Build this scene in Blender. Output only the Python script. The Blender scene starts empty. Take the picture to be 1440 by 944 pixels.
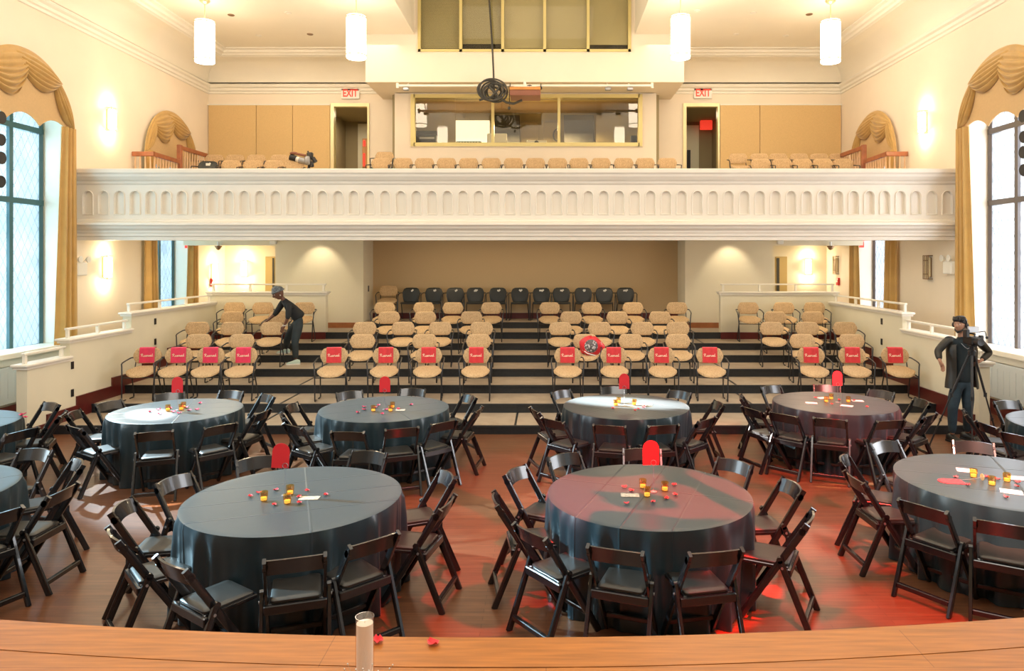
import bpy, bmesh, math, random
from mathutils import Vector, Matrix
random.seed(7)
C = bpy.context.scene.collection
PI = math.pi
R = math.radians
sin, cos = math.sin, math.cos

# ------------------------------------------------------------------ helpers
def tag(o, label=None, cat=None, group=None, kind=None):
    if label: o['label'] = label
    if cat: o['category'] = cat
    if group: o['group'] = group
    if kind: o['kind'] = kind
    return o

def empty(name, loc=(0, 0, 0), rz=0.0):
    o = bpy.data.objects.new(name, None)
    o.empty_display_size = 0.1
    o.location = loc
    o.rotation_euler = (0, 0, rz)
    C.objects.link(o)
    return o

def kids(o):
    return [c for c in ALLOBJ if c.parent == o]

def copy_tree(o, parent=None):
    c = o.copy()
    C.objects.link(c)
    if parent is not None:
        c.parent = parent
    for ch in list(o.children):
        copy_tree(ch, c)
    return c

class MB:
    def __init__(s):
        s.v = []; s.f = []
    def add(s, vs, fs, fn=None):
        b = len(s.v)
        s.v += [tuple(fn(Vector(p))) if fn else tuple(p) for p in vs]
        s.f += [tuple(b + i for i in f) for f in fs]
        return s
    def box(s, x0, x1, y0, y1, z0, z1, fn=None):
        vs = [(x0,y0,z0),(x1,y0,z0),(x1,y1,z0),(x0,y1,z0),(x0,y0,z1),(x1,y0,z1),(x1,y1,z1),(x0,y1,z1)]
        return s.add(vs, [(0,3,2,1),(4,5,6,7),(0,1,5,4),(1,2,6,5),(2,3,7,6),(3,0,4,7)], fn)
    def bbox(s, x0, x1, y0, y1, z0, z1, b=0.01, fn=None):
        # box with chamfered vertical edges and top/bottom
        def ring(z, i):
            return [(x0+i+b,y0+i,z),(x1-i-b,y0+i,z),(x1-i,y0+i+b,z),(x1-i,y1-i-b,z),(x1-i-b,y1-i,z),(x0+i+b,y1-i,z),(x0+i,y1-i-b,z),(x0+i,y0+i+b,z)]
        return s.loft([ring(z0, b*.7), ring(z0+b, 0), ring(z1-b, 0), ring(z1, b*.7)], fn=fn)
    def loft(s, rings, closed=True, caps=True, fn=None):
        n = len(rings[0]); vs = []; fs = []
        for r in rings: vs += list(r)
        for k in range(len(rings) - 1):
            for i in range(n if closed else n - 1):
                j = (i + 1) % n
                fs.append((k*n+i, k*n+j, (k+1)*n+j, (k+1)*n+i))
        if caps and closed:
            fs.append(tuple(reversed(range(n))))
            fs.append(tuple((len(rings)-1)*n + i for i in range(n)))
        return s.add(vs, fs, fn)
    def tube(s, pts, r, n=8, fn=None, closed=False, flat=None):
        pts = [Vector(p) for p in pts]
        m = len(pts)
        rr = r if isinstance(r, (list, tuple)) else [r]*m
        rings = []; up = None
        for i, p in enumerate(pts):
            if closed:
                d = pts[(i+1) % m] - pts[i-1]
            else:
                d = pts[min(i+1, m-1)] - pts[max(i-1, 0)]
            if d.length < 1e-9: d = Vector((0,0,1))
            d.normalize()
            if up is None:
                a = Vector((0,0,1)) if abs(d.z) < .9 else Vector((1,0,0))
                up = (a - d*a.dot(d)).normalized()
            else:
                up = (up - d*up.dot(d))
                if up.length < 1e-6: up = Vector((1,0,0))
                up.normalize()
            sd = d.cross(up)
            fl = flat if flat else 1.0
            rings.append([p + up*rr[i]*cos(2*PI*k/n) + sd*rr[i]*fl*sin(2*PI*k/n) for k in range(n)])
        if closed: rings.append(rings[0])
        return s.loft(rings, caps=not closed, fn=fn)
    def bar(s, a, b, w, t, fn=None, side=None):
        # rectangular bar from a to b ; w across 'side' direction, t the other
        a = Vector(a); b = Vector(b); d = (b-a).normalized()
        sd = Vector(side) if side else (Vector((1,0,0)) if abs(d.x) < .9 else Vector((0,1,0)))
        sd = (sd - d*sd.dot(d)).normalized(); o = d.cross(sd)
        def ring(p, k=1.0):
            c = .25
            pts = []
            for (u, v) in ((-1,-1+c),(-1,1-c),(-1+c,1),(1-c,1),(1,1-c),(1,-1+c),(1-c,-1),(-1+c,-1)):
                pts.append(p + sd*w/2*u*k + o*t/2*v*k)
            return pts
        return s.loft([ring(a), ring(b)], fn=fn)
    def lathe(s, prof, n=24, c=(0,0,0), fn=None):
        rings = [[(c[0]+r*cos(2*PI*k/n), c[1]+r*sin(2*PI*k/n), c[2]+z) for k in range(n)] for r, z in prof]
        return s.loft(rings, caps=True, fn=fn)
    def ell(s, c, rad, n=12, m=8, fn=None):
        rings = []
        for i in range(1, m):
            a = PI*i/m
            rings.append([(c[0]+rad[0]*sin(a)*cos(2*PI*k/n), c[1]+rad[1]*sin(a)*sin(2*PI*k/n), c[2]-rad[2]*cos(a)) for k in range(n)])
        return s.loft(rings, fn=fn)
    def prism(s, poly, d0, d1, axis='y', fn=None):
        # poly in 2D ; extrude between d0 and d1
        def mp(p, d):
            if axis == 'y': return (p[0], d, p[1])
            if axis == 'x': return (d, p[0], p[1])
            return (p[0], p[1], d)
        return s.loft([[mp(p, d0) for p in poly], [mp(p, d1) for p in poly]], fn=fn)
    def pad(s, poly, t, mp, k=.88):
        # cushion : 2D outline, thickness t, mp(u,v,w)
        cx = sum(p[0] for p in poly)/len(poly); cy = sum(p[1] for p in poly)/len(poly)
        def ring(kk, w): return [mp(cx+(p[0]-cx)*kk, cy+(p[1]-cy)*kk, w) for p in poly]
        return s.loft([ring(k-.25,-t/2), ring(k,-t/2*.92), ring(1,-t*.22), ring(1,t*.22), ring(k,t/2*.92), ring(k-.25,t/2)])
    def build(s, name, mat, parent=None, smooth=False, loc=None, kind=None, angle=40):
        me = bpy.data.meshes.new(name)
        me.from_pydata(s.v, [], s.f)
        bm = bmesh.new(); bm.from_mesh(me)
        bmesh.ops.recalc_face_normals(bm, faces=bm.faces)
        bm.to_mesh(me); bm.free()
        if mat: me.materials.append(mat)
        if smooth:
            for p in me.polygons: p.use_smooth = True
            try: me.set_sharp_from_angle(angle=R(angle))
            except Exception: pass
        o = bpy.data.objects.new(name, me)
        C.objects.link(o)
        if parent is not None: o.parent = parent
        if loc: o.location = loc
        if kind: o['kind'] = kind
        return o

def holed(outer, holes, mapfn, depth=0.0, name='wall', mat=None, rmat=None, parent=None):
    """flat face with holes, and reveals of 'depth' around each hole. mapfn(u,v,w)"""
    bm = bmesh.new(); edges = []
    def loop(pts):
        vs = [bm.verts.new(mapfn(p[0], p[1], 0)) for p in pts]
        es = [bm.edges.new((vs[i], vs[(i+1) % len(vs)])) for i in range(len(vs))]
        return vs, es
    _, e = loop(outer); edges += e
    hl = []
    for h in holes:
        vs, e = loop(h); edges += e; hl.append((h, vs))
    bmesh.ops.triangle_fill(bm, use_beauty=True, use_dissolve=False, edges=edges)
    for h, vs in hl:
        if depth == 0: continue
        ws = [bm.verts.new(mapfn(p[0], p[1], depth)) for p in h]
        n = len(h)
        for i in range(n):
            j = (i+1) % n
            f = bm.faces.new((vs[i], vs[j], ws[j], ws[i]))
            if rmat: f.material_index = 1
    me = bpy.data.meshes.new(name); bm.to_mesh(me); bm.free()
    if mat: me.materials.append(mat)
    if rmat: me.materials.append(rmat)
    o = bpy.data.objects.new(name, me); C.objects.link(o)
    if parent is not None: o.parent = parent
    return o

def rect(u0, v0, u1, v1): return [(u0,v0),(u1,v0),(u1,v1),(u0,v1)]

# pixel -> world (photograph 1440x944 ; camera at the origin, eye 2.72 m up)
FX, VX, VY, EYE = 1000.0, 768.0, 365.0, 2.72
def PX(px, Y): return (px - VX)*Y/FX
def PZ(py, Y): return EYE - (py - VY)*Y/FX
def P(px, py, Y): return Vector((PX(px, Y), Y, PZ(py, Y)))

# ------------------------------------------------------------------ materials
def new_mat(name):
    m = bpy.data.materials.new(name); m.use_nodes = True
    nt = m.node_tree
    return m, nt, nt.nodes, nt.links, nt.nodes['Principled BSDF']

def mat(name, col, rough=.5, metal=0, spec=.5, var=0.0, scale=5.0, bump=0.0, coat=0, emis=None, es=0, col2=None, detail=4, sheen=0):
    m, nt, N, L, b = new_mat(name)
    b.inputs['Base Color'].default_value = (*col, 1)
    b.inputs['Roughness'].default_value = rough
    b.inputs['Metallic'].default_value = metal
    b.inputs['Specular IOR Level'].default_value = spec
    b.inputs['Coat Weight'].default_value = coat
    b.inputs['Sheen Weight'].default_value = sheen
    if emis:
        b.inputs['Emission Color'].default_value = (*emis, 1)
        b.inputs['Emission Strength'].default_value = es
    if var or bump or col2:
        tc = N.new('ShaderNodeTexCoord')
        nz = N.new('ShaderNodeTexNoise'); nz.inputs['Scale'].default_value = scale; nz.inputs['Detail'].default_value = detail
        L.new(tc.outputs['Object'], nz.inputs['Vector'])
        cr = N.new('ShaderNodeValToRGB')
        c2 = col2 or tuple(max(0, c*(1-var)) for c in col)
        cr.color_ramp.elements[0].position = .35; cr.color_ramp.elements[1].position = .65
        cr.color_ramp.elements[0].color = (*c2, 1); cr.color_ramp.elements[1].color = (*col, 1)
        L.new(nz.outputs['Fac'], cr.inputs['Fac']); L.new(cr.outputs['Color'], b.inputs['Base Color'])
        if bump:
            bp = N.new('ShaderNodeBump'); bp.inputs['Strength'].default_value = bump; bp.inputs['Distance'].default_value = .01
            L.new(nz.outputs['Fac'], bp.inputs['Height']); L.new(bp.outputs['Normal'], b.inputs['Normal'])
    return m

M = {}
M['wall'] = mat('cream_plaster', (.87,.755,.60), .75, var=.04, scale=1.2, bump=.03)
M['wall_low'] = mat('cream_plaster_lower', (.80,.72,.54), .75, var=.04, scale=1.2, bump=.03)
M['white'] = mat('white_gloss_paint', (.86,.81,.70), .45, var=.03, scale=2)
M['balc'] = mat('balcony_white_paint', (.80,.735,.63), .5, var=.03, scale=2)
M['ceil'] = mat('ceiling_paint', (.88,.81,.67), .8, var=.03, scale=1)
M['half'] = mat('half_wall_paint', (.80,.74,.56), .6, var=.04, scale=1.5)
M['tan_panel'] = mat('tan_acoustic_fabric', (.70,.48,.22), .9, var=.08, scale=60, bump=.1)
M['tan_wall'] = mat('tan_recess_fabric', (.62,.46,.27), .9, var=.08, scale=60, bump=.1)
M['redbase'] = mat('dark_red_wood_baseboard', (.115,.014,.011), .35, var=.2, scale=6)
M['orangewood'] = mat('orange_wood_trim', (.42,.15,.05), .4, var=.2, scale=6)
M['railwood'] = mat('red_brown_handrail_wood', (.40,.13,.055), .35, var=.25, scale=8)
M['baluster'] = mat('pale_wood_baluster', (.75,.48,.28), .5, var=.1, scale=8)
M['blacktrim'] = mat('black_riser_vinyl', (.018,.020,.022), .45, var=.3, scale=20)
M['tread'] = mat('tan_linoleum_tread', (.44,.355,.26), .5, col2=(.36,.28,.20), scale=4, detail=10)
M['curtain'] = mat('gold_satin_curtain', (.62,.37,.10), .45, var=.12, scale=3, sheen=.4)
M['swag'] = mat('gold_swag_satin', (.55,.33,.09), .45, var=.14, scale=6, sheen=.4)
M['pelmet'] = mat('tan_pelmet_fabric', (.64,.43,.21), .8, var=.05, scale=30)
M['winframe_l'] = mat('dark_window_frame_bluegreen', (.05,.13,.15), .4)
M['winframe_r'] = mat('dark_window_frame_grey', (.12,.11,.11), .4)
M['gold_frame'] = mat('gold_painted_window_frame', (.70,.58,.24), .4, metal=.2)
M['bronze'] = mat('bronze_metal', (.28,.17,.09), .35, metal=.7)
M['brass'] = mat('pale_gold_metal', (.75,.62,.35), .35, metal=.6)
M['black'] = mat('black_painted_metal', (.012,.012,.013), .35)
M['blackplastic'] = mat('black_plastic', (.02,.02,.022), .45)
M['graymetal'] = mat('grey_metal', (.35,.35,.36), .35, metal=.7)
M['chair_wood'] = mat('black_folding_chair_lacquer', (.010,.010,.011), .24, spec=.6, coat=.3)
M['chair_pad'] = mat('black_vinyl_seat_pad', (.022,.020,.017), .38, spec=.6, var=.2, scale=15)
M['tube'] = mat('black_steel_tube', (.015,.015,.017), .3, spec=.6)
M['leather'] = mat('black_vinyl_chair_back', (.016,.019,.018), .35, spec=.6)
M['red_cloth'] = mat('red_reserved_cloth', (.72,.035,.045), .7, var=.12, scale=12, sheen=.3)
M['pink_cloth'] = mat('magenta_red_reserved_cloth', (.78,.03,.10), .7, var=.12, scale=12, sheen=.3)
M['cream_thread'] = mat('cream_script_lettering', (.95,.75,.55), .6)
M['red_card'] = mat('red_card', (.75,.025,.035), .6)
M['petal'] = mat('red_silk_petal', (.85,.03,.04), .6, sheen=.2)
M['petal_pink'] = mat('pink_red_silk_petal', (.80,.04,.14), .6, sheen=.2)
M['paper'] = mat('white_paper_card', (.85,.82,.78), .6)
M['paper_tan'] = mat('printed_tan_card', (.60,.52,.40), .6, col2=(.35,.25,.18), scale=40)
M['wax'] = mat('ivory_candle_wax', (.90,.80,.68), .5, emis=(1,.75,.55), es=.15)
M['flame'] = mat('candle_glow', (1,.7,.3), .5, emis=(1,.65,.22), es=1.2)
M['stage_trim'] = mat('stage_lip', (.40,.16,.05), .3)
M['skin_dark'] = mat('dark_brown_skin', (.14,.060,.035), .5)
M['skin_tan'] = mat('tan_skin', (.46,.24,.15), .5)
M['hair'] = mat('black_hair', (.012,.010,.010), .5)
M['wrapm'] = mat('grey_black_head_wrap', (.05,.06,.07), .6, col2=(.22,.26,.28), scale=30)
M['blacktee'] = mat('black_knit_top', (.012,.014,.015), .8)
M['slate'] = mat('dark_slate_trousers', (.020,.032,.038), .75, var=.3, scale=10)
M['denim'] = mat('dark_blue_denim', (.022,.045,.065), .8, var=.3, scale=14)
M['jacket'] = mat('dark_olive_leather_jacket', (.028,.025,.019), .45, var=.3, scale=9)
M['sweater'] = mat('dark_teal_sweater', (.008,.016,.020), .85)
M['shoe_mint'] = mat('pale_mint_sneaker', (.55,.70,.62), .5)
M['shoe_blk'] = mat('black_leather_shoe', (.012,.012,.012), .35)
M['white_pl'] = mat('white_plastic', (.85,.83,.76), .4)
M['red_sign'] = mat('red_exit_lettering', (.85,.05,.03), .5, emis=(1,.06,.03), es=.55)
M['red_alarm'] = mat('red_alarm_box', (.65,.03,.03), .4)
M['eye'] = mat('eye_white', (.8,.8,.78), .3)
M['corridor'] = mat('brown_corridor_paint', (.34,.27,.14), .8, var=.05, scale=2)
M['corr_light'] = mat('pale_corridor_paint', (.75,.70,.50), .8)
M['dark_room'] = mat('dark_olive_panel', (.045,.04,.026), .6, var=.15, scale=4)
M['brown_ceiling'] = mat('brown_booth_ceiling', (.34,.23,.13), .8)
M['orange_door'] = mat('orange_wood_door', (.60,.30,.09), .5)
M['grey_cable'] = mat('dark_grey_cable', (.055,.050,.040), .6)
M['orangebox'] = mat('orange_wooden_projector_case', (.62,.27,.06), .5, var=.15, scale=8)
M['amber_gel'] = mat('dark_red_brown_case', (.25,.09,.05), .5)
M['rad'] = mat('white_radiator_cover', (.62,.66,.66), .6)
M['tape'] = mat('white_tape_label', (.8,.78,.72), .6)
M['bagred'] = mat('red_printed_bag', (.72,.03,.04), .5)

def speckle():
    m, nt, N, L, b = new_mat('tan_speckled_upholstery')
    tc = N.new('ShaderNodeTexCoord')
    v = N.new('ShaderNodeTexVoronoi'); v.inputs['Scale'].default_value = 85
    nz = N.new('ShaderNodeTexNoise'); nz.inputs['Scale'].default_value = 45; nz.inputs['Detail'].default_value = 2
    L.new(tc.outputs['Object'], v.inputs['Vector']); L.new(tc.outputs['Object'], nz.inputs['Vector'])
    cr = N.new('ShaderNodeValToRGB'); e = cr.color_ramp.elements
    e[0].position = .24; e[0].color = (.26,.13,.05,1)
    e[1].position = .38; e[1].color = (.68,.48,.265,1)
    L.new(v.outputs['Distance'], cr.inputs['Fac'])
    mx = N.new('ShaderNodeMixRGB'); mx.blend_type = 'MULTIPLY'; mx.inputs['Fac'].default_value = .5
    cr2 = N.new('ShaderNodeValToRGB'); cr2.color_ramp.elements[0].position = .4; cr2.color_ramp.elements[1].position = .6
    cr2.color_ramp.elements[0].color = (.75,.68,.6,1); cr2.color_ramp.elements[1].color = (1,1,1,1)
    L.new(nz.outputs['Fac'], cr2.inputs['Fac'])
    L.new(cr.outputs['Color'], mx.inputs[1]); L.new(cr2.outputs['Color'], mx.inputs[2])
    L.new(mx.outputs[0], b.inputs['Base Color']); b.inputs['Roughness'].default_value = .85
    return m
M['speckle'] = speckle()

def planks(name, c1, c2, mortar, w, h, rough, coat=.2, rz=0, bumpk=.15):
    m, nt, N, L, b = new_mat(name)
    tc = N.new('ShaderNodeTexCoord'); mp = N.new('ShaderNodeMapping')
    mp.inputs['Rotation'].default_value = (0, 0, rz)
    L.new(tc.outputs['Object'], mp.inputs['Vector'])
    br = N.new('ShaderNodeTexBrick'); br.inputs['Scale'].default_value = 1
    br.inputs['Brick Width'].default_value = w; br.inputs['Row Height'].default_value = h
    br.inputs['Mortar Size'].default_value = .002; br.inputs['Mortar Smooth'].default_value = .3
    br.inputs['Color1'].default_value = (*c1, 1); br.inputs['Color2'].default_value = (*c2, 1); br.inputs['Mortar'].default_value = (*mortar, 1)
    br.offset = .37
    L.new(mp.outputs[0], br.inputs['Vector'])
    mp2 = N.new('ShaderNodeMapping'); mp2.inputs['Scale'].default_value = (1.5, 22, 1); mp2.inputs['Rotation'].default_value = (0,0,rz)
    L.new(tc.outputs['Object'], mp2.inputs['Vector'])
    nz = N.new('ShaderNodeTexNoise'); nz.inputs['Scale'].default_value = 2; nz.inputs['Detail'].default_value = 6
    L.new(mp2.outputs[0], nz.inputs['Vector'])
    cr = N.new('ShaderNodeValToRGB'); cr.color_ramp.elements[0].position = .3; cr.color_ramp.elements[1].position = .7
    cr.color_ramp.elements[0].color = (.70,.66,.62,1); cr.color_ramp.elements[1].color = (1.12,1.08,1.05,1)
    L.new(nz.outputs['Fac'], cr.inputs['Fac'])
    mx = N.new('ShaderNodeMixRGB'); mx.blend_type = 'MULTIPLY'; mx.inputs['Fac'].default_value = 1
    L.new(br.outputs['Color'], mx.inputs[1]); L.new(cr.outputs['Color'], mx.inputs[2])
    L.new(mx.outputs[0], b.inputs['Base Color'])
    mr = N.new('ShaderNodeMapRange'); mr.inputs['To Min'].default_value = rough*.8; mr.inputs['To Max'].default_value = rough*1.35
    nz2 = N.new('ShaderNodeTexNoise'); nz2.inputs['Scale'].default_value = 1.7; nz2.inputs['Detail'].default_value = 5
    L.new(tc.outputs['Object'], nz2.inputs['Vector']); L.new(nz2.outputs['Fac'], mr.inputs['Value']); L.new(mr.outputs[0], b.inputs['Roughness'])
    b.inputs['Coat Weight'].default_value = coat; b.inputs['Coat Roughness'].default_value = .25
    bp = N.new('ShaderNodeBump'); bp.inputs['Strength'].default_value = bumpk; bp.inputs['Distance'].default_value = .004
    L.new(br.outputs['Fac'], bp.inputs['Height']); bp.invert = True
    L.new(bp.outputs['Normal'], b.inputs['Normal'])
    return m
M['floor'] = planks('polished_red_brown_hardwood', (.155,.062,.028), (.195,.082,.038), (.08,.03,.014), 1.3, .057, .30)
M['stage'] = planks('worn_orange_stage_maple', (.46,.165,.032), (.52,.19,.04), (.27,.09,.02), 2.6, .30, .36, coat=.08, bumpk=.05)

def cloth_mat():
    m, nt, N, L, b = new_mat('black_satin_tablecloth')
    tc = N.new('ShaderNodeTexCoord')
    sp = N.new('ShaderNodeSeparateXYZ'); L.new(tc.outputs['Object'], sp.inputs[0])
    # pressed fold lines : two directions
    def line(sock, off, w):
        a = N.new('ShaderNodeMath'); a.operation = 'SUBTRACT'; a.inputs[1].default_value = off; L.new(sock, a.inputs[0])
        c = N.new('ShaderNodeMath'); c.operation = 'ABSOLUTE'; L.new(a.outputs[0], c.inputs[0])
        d = N.new('ShaderNodeMapRange'); d.inputs['From Min'].default_value = 0; d.inputs['From Max'].default_value = w
        d.inputs['To Min'].default_value = 1; d.inputs['To Max'].default_value = 0
        L.new(c.outputs[0], d.inputs['Value']); return d.outputs[0]
    ls = [line(sp.outputs['Y'], -.36, .012), line(sp.outputs['Y'], .02, .012), line(sp.outputs['Y'], .40, .012), line(sp.outputs['X'], .1, .012)]
    acc = ls[0]
    for l in ls[1:]:
        ad = N.new('ShaderNodeMath'); ad.operation = 'MAXIMUM'; L.new(acc, ad.inputs[0]); L.new(l, ad.inputs[1]); acc = ad.outputs[0]
    nz = N.new('ShaderNodeTexNoise'); nz.inputs['Scale'].default_value = 3; L.new(tc.outputs['Object'], nz.inputs['Vector'])
    ad = N.new('ShaderNodeMath'); ad.operation = 'MULTIPLY_ADD'; ad.inputs[1].default_value = .6
    L.new(nz.outputs['Fac'], ad.inputs[0]); L.new(acc, ad.inputs[2])
    bp = N.new('ShaderNodeBump'); bp.inputs['Strength'].default_value = .6; bp.inputs['Distance'].default_value = .006
    L.new(ad.outputs[0], bp.inputs['Height']); L.new(bp.outputs['Normal'], b.inputs['Normal'])
    b.inputs['Base Color'].default_value = (.012,.028,.036,1)  # the blue cast of the daylight is put into the base colour
    b.inputs['Roughness'].default_value = .36; b.inputs['Specular IOR Level'].default_value = .65
    b.inputs['Sheen Weight'].default_value = .06; b.inputs['Sheen Roughness'].default_value = .4
    return m
M['cloth'] = cloth_mat()

def glass(name, fac=.12, tint=(1,1,1)):
    m, nt, N, L, b = new_mat(name); N.remove(b)
    t = N.new('ShaderNodeBsdfTransparent'); t.inputs[0].default_value = (*tint, 1)
    g = N.new('ShaderNodeBsdfGlossy'); g.inputs['Roughness'].default_value = .02
    mx = N.new('ShaderNodeMixShader'); mx.inputs[0].default_value = fac
    L.new(t.outputs[0], mx.inputs[1]); L.new(g.outputs[0], mx.inputs[2]); L.new(mx.outputs[0], N['Material Output'].inputs[0])
    return m
M['glass'] = glass('clear_booth_glass', .045, (.92,.90,.82))
M['votive'] = glass('amber_votive_glass', .15, (.97,.78,.42))
M['cylglass'] = glass('clear_candle_cylinder_glass', .12, (.97,.95,.93))

def leaded(name, tint, tint2, sc=5.4):
    """window glass : pale tinted panes behind dark diamond leading"""
    m, nt, N, L, b = new_mat(name); N.remove(b)
    tc = N.new('ShaderNodeTexCoord'); sp = N.new('ShaderNodeSeparateXYZ'); L.new(tc.outputs['Object'], sp.inputs[0])
    def diag(sgn):
        a = N.new('ShaderNodeMath'); a.operation = 'MULTIPLY_ADD'; a.inputs[1].default_value = sgn*1.75
        L.new(sp.outputs['Y'], a.inputs[0]); L.new(sp.outputs['Z'], a.inputs[2])
        s = N.new('ShaderNodeMath'); s.operation = 'MULTIPLY'; s.inputs[1].default_value = sc*.62; L.new(a.outputs[0], s.inputs[0])
        f = N.new('ShaderNodeMath'); f.operation = 'FRACT'; L.new(s.outputs[0], f.inputs[0])
        c = N.new('ShaderNodeMath'); c.operation = 'SUBTRACT'; c.inputs[1].default_value = .5; L.new(f.outputs[0], c.inputs[0])
        d = N.new('ShaderNodeMath'); d.operation = 'ABSOLUTE'; L.new(c.outputs[0], d.inputs[0])
        g = N.new('ShaderNodeMath'); g.operation = 'LESS_THAN'; g.inputs[1].default_value = .03; L.new(d.outputs[0], g.inputs[0])
        return g.outputs[0]
    mxm = N.new('ShaderNodeMath'); mxm.operation = 'MAXIMUM'; L.new(diag(1), mxm.inputs[0]); L.new(diag(-1), mxm.inputs[1])
    nz = N.new('ShaderNodeTexNoise'); nz.inputs['Scale'].default_value = 1.6; nz.inputs['Detail'].default_value = 6; L.new(tc.outputs['Object'], nz.inputs['Vector'])
    cr = N.new('ShaderNodeValToRGB'); cr.color_ramp.elements[0].position = .38; cr.color_ramp.elements[1].position = .6
    cr.color_ramp.elements[0].color = (*tint2, 1); cr.color_ramp.elements[1].color = (*tint, 1)
    L.new(nz.outputs['Fac'], cr.inputs['Fac'])
    t = N.new('ShaderNodeBsdfTransparent'); L.new(cr.outputs[0], t.inputs[0])
    d = N.new('ShaderNodeBsdfDiffuse'); d.inputs[0].default_value = (.10,.16,.18,1)
    tr = N.new('ShaderNodeBsdfTranslucent'); tr.inputs[0].default_value = (.7,.75,.8,1)
    m0 = N.new('ShaderNodeMixShader'); m0.inputs[0].default_value = .15; L.new(t.outputs[0], m0.inputs[1]); L.new(tr.outputs[0], m0.inputs[2])
    m1 = N.new('ShaderNodeMixShader'); L.new(mxm.outputs[0], m1.inputs[0]); L.new(m0.outputs[0], m1.inputs[1]); 
    m2 = N.new('ShaderNodeMixShader'); m2.inputs[0].default_value = .55; L.new(m0.outputs[0], m2.inputs[1]); L.new(d.outputs[0], m2.inputs[2])
    L.new(m2.outputs[0], m1.inputs[2])
    L.new(m1.outputs[0], N['Material Output'].inputs[0])
    return m
M['lead_l'] = leaded('bluish_diamond_leaded_glass', (.50,.64,.69), (.24,.38,.43))
M['lead_r'] = leaded('pale_diamond_leaded_glass', (.85,.84,.85), (.62,.62,.66))

def emis(name, col, st):
    m, nt, N, L, b = new_mat(name)
    b.inputs['Base Color'].default_value = (*col, 1)
    b.inputs['Emission Color'].default_value = (*col, 1); b.inputs['Emission Strength'].default_value = st
    return m
M['shade'] = emis('glowing_frosted_shade', (1,.84,.66), 10.5)
M['sconce_glow'] = emis('glowing_sconce_glass', (1,.84,.55), 6)
M['off_glass'] = mat('unlit_cream_sconce_glass', (.85,.76,.52), .5)

def blinds():
    m, nt, N, L, b = new_mat('olive_venetian_blind')
    tc = N.new('ShaderNodeTexCoord'); w = N.new('ShaderNodeTexWave'); w.bands_direction = 'Z'; w.inputs['Scale'].default_value = 9; w.inputs['Distortion'].default_value = .3
    L.new(tc.outputs['Object'], w.inputs['Vector'])
    cr = N.new('ShaderNodeValToRGB'); cr.color_ramp.elements[0].color = (.30,.27,.15,1); cr.color_ramp.elements[1].color = (.48,.44,.26,1)
    L.new(w.outputs['Fac'], cr.inputs['Fac']); L.new(cr.outputs[0], b.inputs['Base Color']); b.inputs['Roughness'].default_value = .6
    return m
M['blinds'] = blinds()
M['blinds2'] = mat('pale_roller_blind', (.56,.51,.32), .7, var=.06, scale=2)
# ------------------------------------------------------------------ the room
XL, XR, XC = -9.03, 7.89, -.57
YB, YA = 19.0, 20.0
CEIL = 8.15
def st(name, mb, m, parent=None, smooth=False, **k):
    return mb.build(name, M[m], parent, smooth=smooth, kind=None if parent is not None else 'structure', **k)

st('floor', MB().box(XL, XR, 3.0, YA, -.1, 0), 'floor')

# ---- stage lip, gently curved
def edgeY(px):
    return 1720/((897 - 28*((px-700)/735)**2) - 365)
ex = [(-420 + 60*i) for i in range(39)]
def stage_poly(off0, off1):
    a = [(PX(p, edgeY(p)), edgeY(p)+off0) for p in ex]
    if off1 is None:
        return a + [(a[-1][0], .2), (a[0][0], .2)]
    b = [(PX(p, edgeY(p)), edgeY(p)+off1) for p in reversed(ex)]
    return a + b
def bandmesh(o0, o1, z0, z1):
    m = MB(); rings = []
    for p in ex:
        y = edgeY(p); x = PX(p, y)
        y1 = .2 if o1 is None else y + o1
        rings.append([(x, y+o0, z0), (x, y+o0, z1), (x, y1, z1), (x, y1, z0)])
    return m.loft(rings)
st('stage_edge_board', bandmesh(0, -.235, .94, 1.0), 'stage')
st('stage_floor', bandmesh(-.238, None, .94, .998), 'stage')
st('stage_front', bandmesh(-.05, -.10, 0, .94), 'orangewood')

# ---- side walls with arched windows
WC = [(2.6, 1.1), (7.4, 1.1), (12.2, 1.1), (17.0, .98)]      # centre along the wall, half width
SILL, SPR = 1.14, 5.15
def arch(yc, hw, z0=SILL, zs=SPR, n=18):
    pts = [(yc-hw, z0), (yc+hw, z0)]
    for i in range(n+1):
        a = PI*i/n
        pts.append((yc+hw*cos(a), zs+hw*sin(a)))
    return pts
for side, X, sg in (('left', XL, -1), ('right', XR, 1)):
    f = lambda u, v, w, X=X, sg=sg: (X + sg*w, u, v)
    w = holed(rect(-1.5, 0, YA, CEIL+.3), [arch(c, h) for c, h in WC], f, .42, 'wall_'+side, M['wall'], M['white'])
    w['kind'] = 'structure'
    for i, (c, h) in enumerate(WC[2:], 0):
        n = {('left',0):1, ('left',1):2, ('right',0):3, ('right',1):4}[(side, i)]
        xg = X + sg*.40
        mb = MB(); pts = arch(c, h)
        mb.add([(xg+sg*.02, p[0], p[1]) for p in pts], [tuple(range(len(pts)))])
        g = mb.build('window_%d' % n, M['lead_l' if side == 'left' else 'lead_r'], kind='structure')
        fr = MB()
        pts2 = arch(c, h-.03)
        fr.tube([(xg, p[0], p[1]) for p in pts2], .045, 4, closed=True)
        for u in (-.22-.02, .30):
            fr.box(xg-.03, xg+.03, c+u-.045, c+u+.045, SILL, SPR+h*.9)
        for z in (3.77, 5.1):
            fr.box(xg-.035, xg+.035, c-h, c+h, z-.05, z+.05)
        fr.build('window_frame', M['winframe_l' if side == 'left' else 'winframe_r'], g)
        sl = MB().bbox(min(X-sg*.14, X+sg*.4), max(X-sg*.14, X+sg*.4), c-h-.3, c+h+.3, SILL-.08, SILL+.015, .012)
        sl.box(min(X-sg*.05, X-sg*.001), max(X-sg*.05, X-sg*.001), c-h-.25, c+h+.25, SILL-.2, SILL-.08)
        sl.build('window_sill', M['white'], g)
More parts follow.
